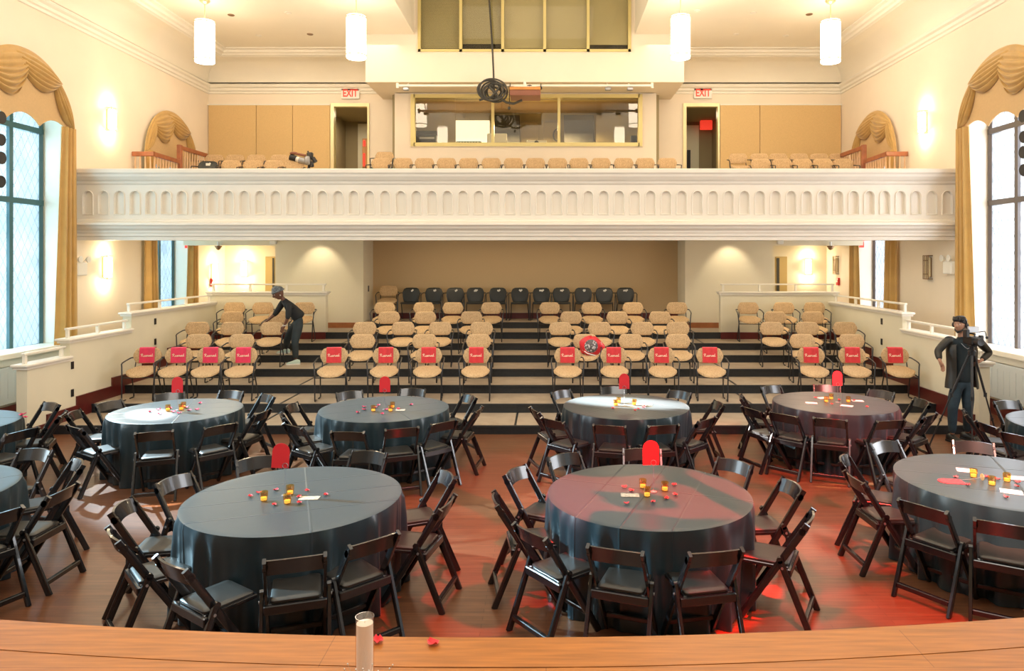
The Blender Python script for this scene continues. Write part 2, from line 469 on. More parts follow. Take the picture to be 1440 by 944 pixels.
st('wall_front', MB().box(XL, XR, -1.6, -1.5, 0, CEIL+.3), 'corridor')
# baseboards along the side walls
for nm, x0, x1 in (('baseboard_left', XL, XL+.03), ('baseboard_right', XR-.03, XR)):
    st(nm, MB().box(x0, x1, 3.3, YA, 0, .26), 'redbase')

# ---- upper back wall (above the balcony) with two door openings
ZD = 6.80
DL = (PX(470, YB), PX(517, YB)); DR = (PX(965, YB), PX(1009, YB))
fb = lambda u, v, w: (u, YB + w, v)
w = holed(rect(XL, 3.45, XR, CEIL+.3), [rect(DL[0], 4.0, DL[1], ZD), rect(DR[0], 4.0, DR[1], ZD), rect(PX(555,18.3)+.05, 3.7, PX(923,18.3)-.05, PZ(115.5,17.15)-.02)], fb, .15, 'wall_back', M['wall'], M['gold_frame'])
w['kind'] = 'structure'
# door casings
for n, d in ((1, DL), (2, DR)):
    mb = MB()
    mb.box(d[0]-.09, d[0], YB-.04, YB, 4.0, ZD+.09).box(d[1], d[1]+.05, YB-.04, YB, 4.0, ZD+.09).box(d[0], d[1], YB-.04, YB, ZD, ZD+.09)
    st('trim_%d' % n, mb, 'brass')
# tan acoustic panels on the back wall
pan = [(XL+.02, PX(361,YB)), (PX(361,YB), PX(412,YB)), (PX(412,YB), DL[0]-.10), (DR[1]+.06, PX(1068,YB)), (PX(1068,YB), XR-.02)]
for i, (a, b) in enumerate(pan):
    st('trim_%d' % (3+i), MB().bbox(a+.006, b-.006, YB-.04, YB-.001, 4.0, PZ(148.5,YB), .006), 'tan_panel')
mb = MB().box(XL, DL[0]-.1, YB-.05, YB, PZ(148.5,YB), PZ(146.8,YB)).box(DR[1]+.06, XR, YB-.05, YB, PZ(148.5,YB), PZ(146.8,YB))
st('trim_8', mb, 'white')
# rooms behind the two doors
for n, d, sgn in ((0, DL, 1), (1, DR, -1)):
    x0, x1 = d[0]-.6, d[1]+.6
    c = empty(['corridor_left', 'corridor_right'][n]); c['kind'] = 'structure'
    mb = MB().box(x0-.1, x0, YB+.15, 22.2, 4.0, 7.1).box(x1, x1+.1, YB+.15, 22.2, 4.0, 7.1).box(x0, x1, YB+.15, 22.2, 7.0, 7.1).box(x0, x1, YB+.15, 22.2, 3.9, 4.4)
    mb.box(x0, x1, 22.2, 22.3, 4.0, 7.1)
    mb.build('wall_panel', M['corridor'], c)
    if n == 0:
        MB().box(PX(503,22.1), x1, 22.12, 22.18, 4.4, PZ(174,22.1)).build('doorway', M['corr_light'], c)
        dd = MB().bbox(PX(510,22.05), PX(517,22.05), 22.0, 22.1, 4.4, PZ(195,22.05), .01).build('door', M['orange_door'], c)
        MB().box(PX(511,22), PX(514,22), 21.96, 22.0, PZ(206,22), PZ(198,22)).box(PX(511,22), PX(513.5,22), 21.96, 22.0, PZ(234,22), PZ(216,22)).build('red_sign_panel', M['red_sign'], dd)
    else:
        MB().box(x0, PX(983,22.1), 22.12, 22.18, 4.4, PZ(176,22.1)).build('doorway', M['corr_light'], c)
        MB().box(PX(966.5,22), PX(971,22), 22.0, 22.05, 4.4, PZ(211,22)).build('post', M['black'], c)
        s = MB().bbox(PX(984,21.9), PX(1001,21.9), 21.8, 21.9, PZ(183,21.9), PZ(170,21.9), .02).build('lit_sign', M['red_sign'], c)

# ---- picture rail, cove and cornice along three walls
def run(name, prof, m, ystart=-1.4):
    rings = []
    for path in (lambda d: (XL+d, ystart), lambda d: (XL+d, YB-d), lambda d: (XR-d, YB-d), lambda d: (XR-d, ystart)):
        rings.append([(path(d)[0], path(d)[1], z) for d, z in prof])
    mb = MB().loft(rings, closed=False, caps=False)
    return mb.build(name, M[m], smooth=True, kind='structure', angle=25)
run('trim_9', [(0,7.14),(.03,7.15),(.03,7.20),(.07,7.22),(.07,7.28),(.12,7.31),(.14,7.36),(.10,7.39),(.02,7.40),(0,7.42)], 'white')
run('ceiling_cove', [(0,7.42)] + [(.62*(1-cos(R(a))), 7.45+.52*sin(R(a))) for a in range(0, 91, 10)], 'ceil')
run('trim_10', [(.60,7.96),(.62,7.98),(.66,7.99),(.68,8.03),(.74,8.05),(.76,8.10),(.84,8.12),(.84,8.16)], 'white')
# ceiling with the raised slot in the middle
RX0, RX1 = PX(583,17.15), PX(893,17.15)
mb = MB().box(XL, RX0, -1.5, YB, CEIL, CEIL+.1).box(RX1, XR, -1.5, YB, CEIL, CEIL+.1).box(RX0, RX1, -1.5, 9.0, CEIL, CEIL+.1)
st('ceiling', mb, 'ceil')
mb = MB().box(RX0-.1, RX0, 9.0, 17.15, CEIL+.1, 10.3).box(RX1, RX1+.1, 9.0, 17.15, CEIL+.1, 10.3).box(RX0, RX1, 8.9, 9.0, CEIL+.1, 10.3).box(RX0, RX1, 8.9, 17.2, 10.3, 10.4)
st('ceiling_slot', mb, 'ceil')

# ---- projection box with the blind window, and the control booth below
BX0, BX1, YP = PX(514,17.15), PX(962,17.15), 17.15
zsof = PZ(115.5, YP)
ub = lambda u, v, w: (u, YP + w, v)
UW = (PX(588,YP), PX(887,YP), PZ(73,YP), 9.7)
w = holed([(BX0, zsof), (BX1, zsof), (BX1, CEIL), (RX1, CEIL), (RX1, 10.3), (RX0, 10.3), (RX0, CEIL), (BX0, CEIL)], [rect(UW[0]+.05, UW[2]+.05, UW[1]-.05, UW[3])], ub, .12, 'upper_box_front', M['wall'])
w['kind'] = 'structure'
mb = MB().box(BX0+.002, BX0+.1, YP+.004, YB, zsof+.002, CEIL).box(BX1-.1, BX1-.002, YP+.004, YB, zsof+.002, CEIL).box(BX0+.001, BX1-.001, YP+.003, YB, zsof+.0, zsof+.1)
st('upper_box', mb, 'wall')
wn = MB()
zz0, zz1 = UW[2], UW[3]+.05
wn.box(UW[0], UW[1], YP-.03, YP+.08, zz0, zz0+.06)
xs = [UW[0]+.03, PX(648,YP), PX(707,YP), PX(766,YP), PX(827,YP), UW[1]-.03]
for x in xs: wn.box(x-.035, x+.035, YP-.03, YP+.08, zz0, zz1)
wn.box(UW[0], UW[1], YP-.03, YP+.08, zz1-.06, zz1)
uwin = wn.build('window_5', M['gold_frame'], kind='structure')
for i in range(5):
    mt = ['blinds','blinds','blinds2','blinds2','blinds2'][i]
    lift = [.05,.16,.05,.05,.14][i]
    MB().box(xs[i]+.035, xs[i+1]-.035, YP+.10, YP+.11, zz0+.06+lift, zz1-.05).build('blind', M[mt], uwin)
    MB().box(xs[i]+.035, xs[i+1]-.035, YP+.055, YP+.06, zz0+.06, zz1-.05).build('pane', M['glass'], uwin)
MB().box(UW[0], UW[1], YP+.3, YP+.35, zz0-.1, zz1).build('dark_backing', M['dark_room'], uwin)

YC = 18.3
CX0, CX1 = PX(555,YC), PX(923,YC)
cw = (PX(582,YC), PX(899,YC), PZ(202,YC), PZ(137,YC))
w = holed(rect(CX0, 3.6, CX1, zsof+.05), [rect(*[cw[0], cw[2], cw[1], cw[3]])], lambda u, v, ww: (u, YC+ww, v), .2, 'booth_front', M['wall'], M['gold_frame'])
w['kind'] = 'structure'
mb = MB().box(CX0+.001, CX0+.1, YC+.004, YB+.01, 3.6, zsof).box(CX1-.1, CX1-.001, YC+.004, YB+.01, 3.6, zsof)
mb.box(PX(558,YC), PX(919,YC), YC-.06, YC, PZ(126,YC), zsof)
mb.box(PX(577,YC), PX(904,YC), YC-.03, YC, PZ(207,YC), PZ(204.5,YC)).box(PX(577,YC), PX(904,YC), YC-.03, YC, PZ(133,YC), PZ(131,YC))
st('booth_side', mb, 'wall')
t = .075
mb = MB().box(cw[0]-t, cw[0]+.03, YC-.05, YC+.12, cw[2]-t, cw[3]+t).box(cw[1]-.03, cw[1]+t, YC-.05, YC+.12, cw[2]-t, cw[3]+t)
mb.box(cw[0], cw[1], YC-.05, YC+.12, cw[3]-.02, cw[3]+t).box(cw[0], cw[1], YC-.05, YC+.12, cw[2]-t, cw[2]+.02)
for px in (693, 786): mb.box(PX(px,YC)-.035, PX(px,YC)+.035, YC-.04, YC+.10, cw[2], cw[3])
win6 = mb.build('window_6', M['gold_frame'], kind='structure')
for a, b in ((582,640),(640,693),(693,786),(786,838),(838,899)):
    off = .03 if a in (640, 786) else .0
    MB().box(PX(a,YC)+.004, PX(b,YC)-.004, YC+.03+off, YC+.035+off, cw[2]+.02, cw[3]-.02).build('pane', M['glass'], win6)
# booth interior
bt = empty('control_booth_room'); bt['kind'] = 'structure'
def Bz(py): return PZ(py, 21.4)
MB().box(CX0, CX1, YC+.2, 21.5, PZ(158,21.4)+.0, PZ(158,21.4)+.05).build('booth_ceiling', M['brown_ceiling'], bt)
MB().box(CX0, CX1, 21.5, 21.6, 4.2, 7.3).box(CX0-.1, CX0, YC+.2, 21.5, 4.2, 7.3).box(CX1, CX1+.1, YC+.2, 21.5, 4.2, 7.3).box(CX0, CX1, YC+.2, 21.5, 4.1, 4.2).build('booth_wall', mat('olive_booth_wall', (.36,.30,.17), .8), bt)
MB().box(PX(640,21.3), PX(688,21.3), 21.44, 21.46, PZ(205,21.4), PZ(169,21.4)).build('lit_board', emis('lit_white_board', (1,.93,.75), .9), bt)  # brightness of the board is put in as its own glow
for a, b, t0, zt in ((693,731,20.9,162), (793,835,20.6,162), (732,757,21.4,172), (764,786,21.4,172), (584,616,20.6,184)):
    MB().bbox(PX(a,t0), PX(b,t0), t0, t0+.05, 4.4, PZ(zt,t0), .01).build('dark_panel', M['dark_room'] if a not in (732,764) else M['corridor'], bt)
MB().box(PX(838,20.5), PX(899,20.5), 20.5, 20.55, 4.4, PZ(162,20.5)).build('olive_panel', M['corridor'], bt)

# ---- balcony : front, cap and floor
YF = 13.5
Bf = YF + .15
prof = [(Bf+.35,4.448),(YF,4.448),(YF-.02,4.43),(YF-.02,4.37),(YF+.01,4.34),(YF+.02,4.30),(YF+.07,4.24),(YF+.11,4.215),(YF+.115,4.18),(YF+.14,4.16),(Bf,4.15)]
prof2 = [(Bf,3.50),(YF+.10,3.485),(YF+.085,3.455),(YF+.03,3.43),(YF-.03,3.415),(YF-.035,3.375),(YF+.0,3.35),(YF+.02,3.31),(YF+.07,3.27),(YF+.075,3.235),(YF+.09,3.215),(YF+.095,3.17),(YF+.12,3.155),(YF+.125,3.09),(YF+.45,3.09),(YF+.45,3.4)]
bal = MB()
for pr in (prof, prof2):
    bal.loft([[(x, y, z) for y, z in pr] for x in (XL, XR)], closed=False, caps=False)
# arcade of shallow arched niches
N = 56
x0, x1 = PX(113, Bf), PX(1343, Bf)
cwid = (x1-x0)/N
def niche_cell():
    bm = bmesh.new()
    hw = cwid*.36; zb, zt = 3.575, 3.94
    inner = [(-hw, zb), (hw, zb)] + [(hw*cos(PI*i/10), zt+hw*sin(PI*i/10)) for i in range(11)]
    outer = [(-cwid/2, 3.50), (cwid/2, 3.50), (cwid/2, 4.15), (-cwid/2, 4.15)]
    vo = [bm.verts.new((p[0], Bf, p[1])) for p in outer]; vi = [bm.verts.new((p[0], Bf, p[1])) for p in inner]
    es = [bm.edges.new((vo[i], vo[(i+1)%4])) for i in range(4)] + [bm.edges.new((vi[i], vi[(i+1)%len(vi)])) for i in range(len(vi))]
    bmesh.ops.triangle_fill(bm, use_beauty=True, edges=es)
    # raised bead then recess
    def ring(k, y):
        cz = (zb+zt+hw)/2
        return [bm.verts.new((p[0]*k, y, cz+(p[1]-cz)*(1-(1-k)*.45))) for p in inner]
    r1 = ring(.93, Bf-.022); r2 = ring(.84, Bf-.016); r3 = ring(.78, Bf+.04)
    prev = vi
    for rr in (r1, r2, r3):
        n = len(rr)
        for i in range(n):
            bm.faces.new((prev[i], prev[(i+1)%n], rr[(i+1)%n], rr[i]))
        prev = rr
    bm.faces.new(prev)
    bm.verts.ensure_lookup_table(); bm.verts.index_update()
    vs = [tuple(v.co) for v in bm.verts]; fs = [tuple(v.index for v in f.verts) for f in bm.faces]
    bm.free(); return vs, fs
cv, cf = niche_cell()
for i in range(N):
    cx = x0 + cwid*(i+.5)
    bal.add([(v[0]+cx, v[1], v[2]) for v in cv], cf)
bal.box(XL, x0, Bf, Bf+.02, 3.5, 4.15).box(x1, XR, Bf, Bf+.02, 3.5, 4.15)
bal.box(XL, XR, Bf+.30, Bf+.36, 3.4, 4.448)
me = bal.build('balcony_front', M['balc'], kind='structure')
BFL = {'l1':4.22,'m1':4.305,'r1':4.26,'l2':4.49,'m2':4.57,'r2':4.52}
mb = MB().box(XL, XR, Bf+.4, 16.2, 3.4, 3.5)
for k_, a_, b_ in (('l', XL, PX(510,17)), ('m', PX(510,17), PX(960,17)), ('r', PX(960,17), XR)):
    mb.box(a_, b_, 16.2, 17.4, 3.4, BFL[k_+'1']).box(a_, b_, 17.4, YB, 3.4, BFL[k_+'2'])
st('balcony_floor', mb, 'wall_low')

# ---- risers of the audience platform
YR = [11.06, 12.0, 12.95, 13.9, 14.8, 15.65, 16.56, 17.55]
TP = [.13 + .148*i for i in range(8)]
KL, KR = -7.70, 6.61
for i in range(8):
    x0, x1 = (KL, KR) if i < 6 else ((-6.74 if i == 6 else -4.55), (5.65 if i == 6 else 3.46))
    if i == 6: x0, x1 = -7.7, 6.61
    y1 = YR[i+1] if i < 7 else 18.7
    if i == 6: y1 = 20.0
    zb = 0
    base = MB()
    xs_ = (x0, -4.5, 3.47, x1) if i < 7 else (x0, x1)
    tr = MB()
    for a, b in zip(xs_[:-1], xs_[1:]):
        tr.box(a+.012, b-.012, YR[i]+.035, y1, TP[i]-.02, TP[i]+.001)
    if i == 6: tr = MB().box(x0, -4.53, YR[i]+.035, y1, TP[i]-.02, TP[i]+.001).box(-4.5, 3.44, YR[i]+.035, 17.6, TP[i]-.02, TP[i]+.001).box(3.47, x1, YR[i]+.035, y1, TP[i]-.02, TP[i]+.001)
    base.box(x0, x1, YR[i], y1, 0 if i == 0 else TP[i-1]-.05, TP[i]-.012)
    base.bbox(x0, x1, YR[i]-.006, YR[i]+.036, TP[i]-.04, TP[i]+.004, .004)
    p = st('platform_step', base, 'blacktrim'); 
    tr.build('tread', M['tread'], p)
    for xs0 in ((-4.5, 3.47) if i < 7 else ()):
        MB().box(xs0-.02, xs0+.02, YR[i], y1 if i != 6 else 17.6, TP[i]-.01, TP[i]+.003).build('seam_strip', M['blacktrim'], p)
    if i == 0: MB().box(-.50, -.465, YR[i], y1, TP[i]-.01, TP[i]+.003).build('seam_strip', M['blacktrim'], p)
# dark red base strips where the side platforms meet the half walls
for nm, a, b in (('baseboard_halfwall_left', KL, -5.13), ('baseboard_halfwall_right', 4.06, KR)):
    st(nm, MB().bbox(a, b, 16.50, 16.56, TP[5]-.01, TP[6]+.01, .008), 'redbase')
st('baseboard_center', MB().box(-4.55, 3.46, 18.66, 18.70, TP[7], TP[7]+.15), 'redbase')
mb = MB().box(-6.74, -4.54, 17.66, 17.70, TP[6], TP[6]+.13).box(3.45, 5.65, 17.66, 17.70, TP[6], TP[6]+.13)
st('baseboard_columns', mb, 'orangewood')
for nm, x0 in (('baseboard_steps_left', KL), ('baseboard_steps_right', KR-.03)):
    yy = YR[:6]; lo_ = [(10.62 if 'left' in nm else 10.9, 0)]; up_ = []
    z = 0
    for i in range(6):
        lo_ += [(yy[i], z-.03), (yy[i], TP[i]-.03)]; z = TP[i]
    lo_.append((16.5, TP[5]-.03))
    up_.append((10.62 if 'left' in nm else 10.9, .20)); z = 0
    for i in range(6):
        ys_ = yy[i] - .36
        up_ += [(ys_, z+.20), (ys_, TP[i]+.20)] if i else [(max(ys_, 10.95), .20), (max(ys_, 10.95), TP[0]+.20)]
        z = TP[i]
    up_.append((16.5, TP[5]+.20))
    st(nm, MB().prism(lo_ + up_[::-1], x0, x0+.03, 'x'), 'redbase')

# ---- half walls with ledges and white rails
def halfwall(side):
    s = 1 if side == 'left' else -1
    X0 = KL if side == 'left' else KR       # inner face
    xo = X0 - s*.16
    lo, hi = min(X0, xo), max(X0, xo)
    yn = 10.55 if side == 'left' else 10.85
    secs = [(yn, 11.5, 1.12), (11.5, 13.2, 1.40), (13.2, 16.56, 1.70)]
    mb = MB()
    for a, b, z in secs:
        mb.box(lo, hi, a, b, 0, z)
    ww = st('half_wall_'+side, mb, 'half')
    cap = MB(); rail = MB()
    for k, (a, b, z) in enumerate(secs):
        cap.bbox(lo-.05, hi+.05, a-.07, b+(.02 if k < 2 else 0), z, z+.04, .01)
        cap.box(lo-.025, hi+.025, a-.04, b, z-.035, z)
        xm = (lo+hi)/2
        e = b - (.05 if k < 2 else .1)
        rail.bbox(xm-.03, xm+.03, a+.02, b-.01, z+.17, z+.205, .008)
        npst = 2 if k < 2 else 4
        if k == 1: npst = 3
        for q in range(npst):
            y = a+.06 + (e-a-.1)*q/(npst-1)
            rail.box(xm-.022, xm+.022, y-.022, y+.022, z+.04, z+.17)
    cap.build('ledge', M['white'], ww); rail.build('handrail', M['white'], ww)
    hg = MB()
    for y, z in ((11.55, 1.0), (11.55, .55), (14.0, 1.5), (14.0, 1.1)):
        hg.box(X0-.004 if s > 0 else X0-.012, X0+.012 if s > 0 else X0+.004, y-.03, y+.03, z-.06, z+.06)
    hg.build('hinge', M['black'], ww)
    # frontal part across the side platform
    a, b = (KL-.16, -5.13) if side == 'left' else (4.06, KR+.16)
    w2 = st('half_wall_back_'+side, MB().box(a, b, 16.56, 16.72, 0.8, 1.93), 'half')
    MB().bbox(a-.05, b+.05, 16.50, 16.78, 1.93, 1.97, .01).box(a-.025, b+.025, 16.53, 16.75, 1.89, 1.93).build('ledge', M['white'], w2)
    r = MB().bbox(a+.02, b-.02, 16.61, 16.67, 2.12, 2.155, .008)
    for q in range(4):
        x = a+.08 + (b-a-.16)*q/3
        r.box(x-.022, x+.022, 16.615, 16.66, 1.97, 2.12)
    r.build('handrail', M['white'], w2)
halfwall('left'); halfwall('right')

# ---- walls under the balcony
st('wall_recess', MB().box(-4.55, 3.46, 18.70, 18.8, 1.0, 3.4), 'tan_wall')
st('column_left', MB().box(-6.74, -4.55, 17.70, 20.0, 1.0, 3.4), 'wall_low')
st('column_right', MB().box(3.46, 5.65, 17.70, 20.0, 1.0, 3.4), 'wall_low')
st('ceiling_under_balcony', MB().box(XL, XR, Bf+.4, 20.1, 3.38, 3.40), 'ceil')
mb = MB().box(XL, -6.74, 17.7, 17.95, 3.07, 3.4).box(5.65, XR, 17.7, 17.95, 3.07, 3.4)
st('alcove_beam', mb, 'wall_low')
for nm, a, b in (('left', XL, -6.74), ('right', 5.65, XR)):
    st('wall_alcove_'+nm, MB().box(a, b, 20.0, 20.1, 0, 3.4), 'wall_low')
# doors in the alcoves
for n, a, b, dk in ((1, 373, 388, (383, 385.5)), (2, 1091, 1107, (1092, 1096))):
    d = MB().bbox(PX(a,19.95), PX(b,19.95), 19.94, 20.0, 1.0, PZ(361,19.95), .01).build('door_%d' % n, mat('ochre_door_paint_%d' % n, (.50,.36,.13), .6), kind='structure')
    MB().box(PX(dk[0],19.93), PX(dk[1],19.93), 19.925, 19.94, 1.0, PZ(363,19.95)).build('door_gap', M['dark_room'], d)
# panelled wall face under the big windows
for nm, x, s in (('trim_11', XL, 1), ('trim_12', XR, -1)):
    mb = MB()
    for a, b in ((10.9, 13.3), (6.1, 8.7)):
        mb.bbox(min(x, x+s*.06), max(x, x+s*.06), a, b, .30, .92, .01)
        for k in range(14):
            y = a+.15+(b-a-.3)*k/13
            mb.box(min(x+s*.06, x+s*.066), max(x+s*.06, x+s*.066), y-.012, y+.012, .40, .82)
    st(nm, mb, 'rad')
# ------------------------------------------------------------------ folding chairs
def make_folding():
    t = empty('folding_chair')
    for s in (-1, 1):
        f = MB().bar((s*.187, .235, 0), (s*.187, -.235, .745), .024, .050)
        f.tube([(s*.187-.012, -.228, .735), (s*.187+.012, -.228, .735)], .028, 10)
        f.bar((s*.187, -.226, .73), (s*.187, -.262, .79), .024, .044)
        f.build('front_leg', M['chair_wood'], t, smooth=True)
        r = MB().bar((s*.214, -.285, 0), (s*.214, -.075, .505), .026, .046)
        r.tube([(s*.214-.013, -.073, .508), (s*.214+.013, -.073, .508)], .024, 10)
        r.build('rear_leg', M['chair_wood'], t, smooth=True)
        b = MB().tube([(s*.226, -.092, .455), (s*.232, -.092, .455)], .010, 8)
        b.build('bolt', M['graymetal'], t)
    # curved top slat
    n = 10; rings = []
    for i in range(n+1):
        u = -1 + 2*i/n
        x = u*.178; y = -.245 - .035*(1-u*u); zt = .785 + .012*(1-u*u); zb = .675 + .012*(1-u*u)
        rings.append([(x, y-.009+.02*.0, zt), (x, y+.009, zt), (x, y+.050, zb), (x, y+.032, zb)])
    MB().loft(rings).build('backrest', M['chair_wood'], t, smooth=True)
    sf = MB()
    sf.bbox(-.172, .172, .215, .245, .425, .452, .006).bbox(-.200, .200, -.150, -.118, .385, .445, .006)
    for s in (-1, 1): sf.bbox(s*.160-.014, s*.160+.014, -.13, .23, .425, .452, .005)
    sf.bbox(-.15, .15, -.12, .22, .43, .445, .004)
    sf.build('seat_frame', M['chair_wood'], t)
    def circ(hx, y0, y1, r=.04, n=4):
        pts = []
        for cx, cy, a0 in ((hx-r, y1-r, 0), (-hx+r, y1-r, 90), (-hx+r, y0+r, 180), (hx-r, y0+r, 270)):
            for k in range(n+1):
                a = R(a0+90*k/n); pts.append((cx+r*cos(a), cy+r*sin(a)))
        return pts
    MB().pad(circ(.160, -.125, .232, .03), .03, lambda u, v, w: (u, v, .458+w), k=.95).build('seat', M['chair_pad'], t, smooth=True)
    st_ = MB().bbox(-.203, .203, -.268, -.236, .075, .115, .006); st_.build('stretcher', M['chair_wood'], t)
    MB().bbox(-.176, .176, .155, .180, .115, .150, .006).build('stretcher', M['chair_wood'], t)
    return t

# ------------------------------------------------------------------ tan stacking armchairs
def hexpad(hx, hz, r=.07):
    pts = []
    # elongated rounded hexagon
    prof = [(hx, 0), (hx*.975, hz*.25), (hx*.87, hz*.66), (hx*.76, hz*.92), (hx*.64, hz), (0, hz*1.02)]
    q1 = prof
    q2 = [(-x, z) for x, z in reversed(prof[:-1])]
    up = q1 + q2
    dn = [(x, -z) for x, z in reversed(up[1:-1])]
    return up + dn
def make_armchair(fab='speckle'):
    t = empty('stacking_armchair')
    def seatmap(u, v, w):
        x, y = u, v
        z = .500 + w - .22*v - .25*max(0, v-.12)**1.3*1.2 + .02*(u/.24)**2*.6
        return (x, y, z)
    out = []
    for i in range(28):
        a = 2*PI*i/28
        c, s_ = cos(a), sin(a)
        x = .245*math.copysign(abs(c)**.6, c); y = .225*math.copysign(abs(s_)**.72, s_)
        if y < 0: x *= .86
        if y > .1: x *= 1 - .35*(y-.1)/.125*.6
        out.append((x, y+.02))
    MB().pad(out, .05, seatmap, k=.9).build('seat', M[fab], t, smooth=True, angle=60)
    hp = hexpad(.236, .132)
    def bmap(u, v, w):
        return (u, -.205 - .10*v + .35*u*u + w*1.0, .735 + v)
    MB().pad(hp, .045, bmap, k=.9).build('backrest', M[fab], t, smooth=True, angle=60)
    for s in (-1, 1):
        p = [(s*.20,-.215,.70),(s*.255,-.20,.705),(s*.275,-.17,.70),(s*.285,.0,.675),(s*.285,.12,.655),(s*.283,.155,.635),(s*.275,.165,.60),(s*.262,.185,.44),(s*.250,.225,.04),(s*.250,.222,.014),(s*.250,.20,.011),(s*.250,.08,.011)]
        MB().tube(p, .0115, 8).build('armrest', M['tube'], t, smooth=True, angle=70)
        p = [(s*.19,-.235,.76),(s*.20,-.215,.66),(s*.205,-.17,.515),(s*.215,-.05,.475),(s*.235,.10,.445),(s*.262,.19,.42)]
        MB().tube(p, .0105, 8).build('side_frame', M['tube'], t, smooth=True, angle=70)
        p = [(s*.215,-.06,.475),(s*.235,-.20,.06),(s*.237,-.205,.020),(s*.237,-.185,.011),(s*.240,-.06,.011)]
        MB().tube(p, .0115, 8).build('rear_leg', M['tube'], t, smooth=True, angle=70)
    MB().tube([(-.21,-.07,.47),(.21,-.07,.47)], .010, 8).tube([(-.255,.18,.405),(.255,.18,.405)], .010, 8).build('cross_bar', M['tube'], t, smooth=True, angle=70)
    return t
def make_blackchair():
    t = empty('black_stacking_chair')
    out = [(.13,.16),(.19,.13),(.225,.05),(.22,-.06),(.19,-.18),(.13,-.24),(.0,-.255),(-.13,-.24),(-.19,-.18),(-.22,-.06),(-.225,.05),(-.19,.13),(-.13,.16),(0,.165)]
    MB().pad(out, .05, lambda u, v, w: (u, -.20 -.12*v + .5*u*u + w, .66+v), k=.9).build('backrest', M['leather'], t, smooth=True, angle=60)
    so = [(.22*math.copysign(abs(cos(a))**.6, cos(a)), .22*math.copysign(abs(sin(a))**.6, sin(a))+.02) for a in [2*PI*i/20 for i in range(20)]]
    MB().pad(so, .05, lambda u, v, w: (u, v, .44+w), k=.9).build('seat', M['leather'], t, smooth=True, angle=60)
    for s in (-1, 1):
        MB().tube([(s*.20,-.22,.68),(s*.27,-.17,.69),(s*.275,.1,.66),(s*.265,.15,.62),(s*.25,.22,.012),(s*.25,.1,.011)], .0115, 8).build('armrest', M['tube'], t, smooth=True, angle=70)
        MB().tube([(s*.21,.0,.42),(s*.235,-.21,.012),(s*.24,-.08,.011)], .0115, 8).build('rear_leg', M['tube'], t, smooth=True, angle=70)
    return t

# ---- placing the folding chairs around the tables
TABR = .865
TABLES = {
 # key : (centre px, centre Y, name, [ (back-top px, py, phrase) ... ])
 'A': (415, 5.86, 'front left table', [
    (257,800,'stage side, leftmost'),(417,786,'stage side, middle'),(525,760,'stage side, rightmost'),
    (590,705,'right side, nearer'),(563,677,'right side, farther'),(505,645,'far side, right half'),
    (370,655,'far side behind the red card'),(253,675,'far left corner'),(181,712,'left side, farther'),(174,750,'left side, nearer')]),
 'B': (912, 5.95, 'red-lit front middle table', [
    (748,750,'stage side, leftmost'),(867,775,'stage side, left of centre'),(990,762,'stage side, right of centre'),
    (1096,722,'right side, nearer'),(1103,682,'right side, middle'),(1027,652,'far right'),
    (905,645,'far side behind the red card'),(815,650,'far side, left half'),(735,664,'far left corner'),(706,702,'left side, nearer')]),
 'C': (249, 9.22, 'rear leftmost table', [
    (215,609,'near side, left'),(309,600,'near side, right'),(352,580,'right side, nearer'),(363,559,'right side, farther'),
    (313,555,'far side, right'),(238,555,'far side, left'),(168,568,'far left corner'),(122,580,'left side, farther'),(108,601,'left side, nearer')]),
 'D': (541, 9.35, 'rear table left of the aisle', [
    (484,612,'near side, left'),(565,604,'near side, middle'),(625,595,'near side, right'),(652,576,'right side'),
    (625,562,'far right'),(567,556,'far side, right half'),(500,556,'far side, left half'),(447,571,'far left corner'),(414,584,'left side, farther'),(412,600,'left side, nearer')]),
 'E': (880, 9.5, 'sunlit white-streaked rear table', [
    (777,592,'near left corner'),(857,600,'near side, left'),(929,597,'near side, right'),(978,588,'right side, nearer'),(995,568,'right side, farther'),
    (941,555,'far side, right'),(866,550,'far side behind the card'),(809,555,'far left corner'),(757,577,'left side')]),
 'F': (1173, 9.72, 'rear right table', [
    (1101,584,'near left'),(1168,590,'near side, middle'),(1243,590,'near side, right'),(1290,582,'right side, nearer'),(1291,564,'right side, farther'),
    (1235,552,'far side, right'),(1163,545,'far side behind the card'),(1100,548,'far left corner'),(1062,560,'left side, farther'),(1056,576,'left side, nearer')]),
 'G': (1408, 6.3, 'front right table', [
    (1297,712,'near left corner'),(1412,735,'stage side at the frame edge'),(1213,672,'left side, nearer'),(1210,648,'left side, farther'),
    (1279,634,'far left'),(1377,634,'far side, middle')]),
 'H': (-148, 5.95, 'cut-off front table at left edge', [
    (14,730,'stage side'),(96,690,'right side, nearer'),(82,655,'right side, farther'),(10,646,'far side')]),
 'I': (-95, 8.4, 'cut-off rear table at left edge', [
    (43,608,'near right'),(60,585,'right side'),(31,575,'far side')]),
 'J': (1536, 8.4, 'cut-off rear table at right edge', [
    (1420,615,'near left'),(1390,598,'left side, nearer'),(1386,583,'left side, farther'),(1434,570,'far side')]),
}
fold0 = make_folding(); first = [fold0]
TPOS = {}
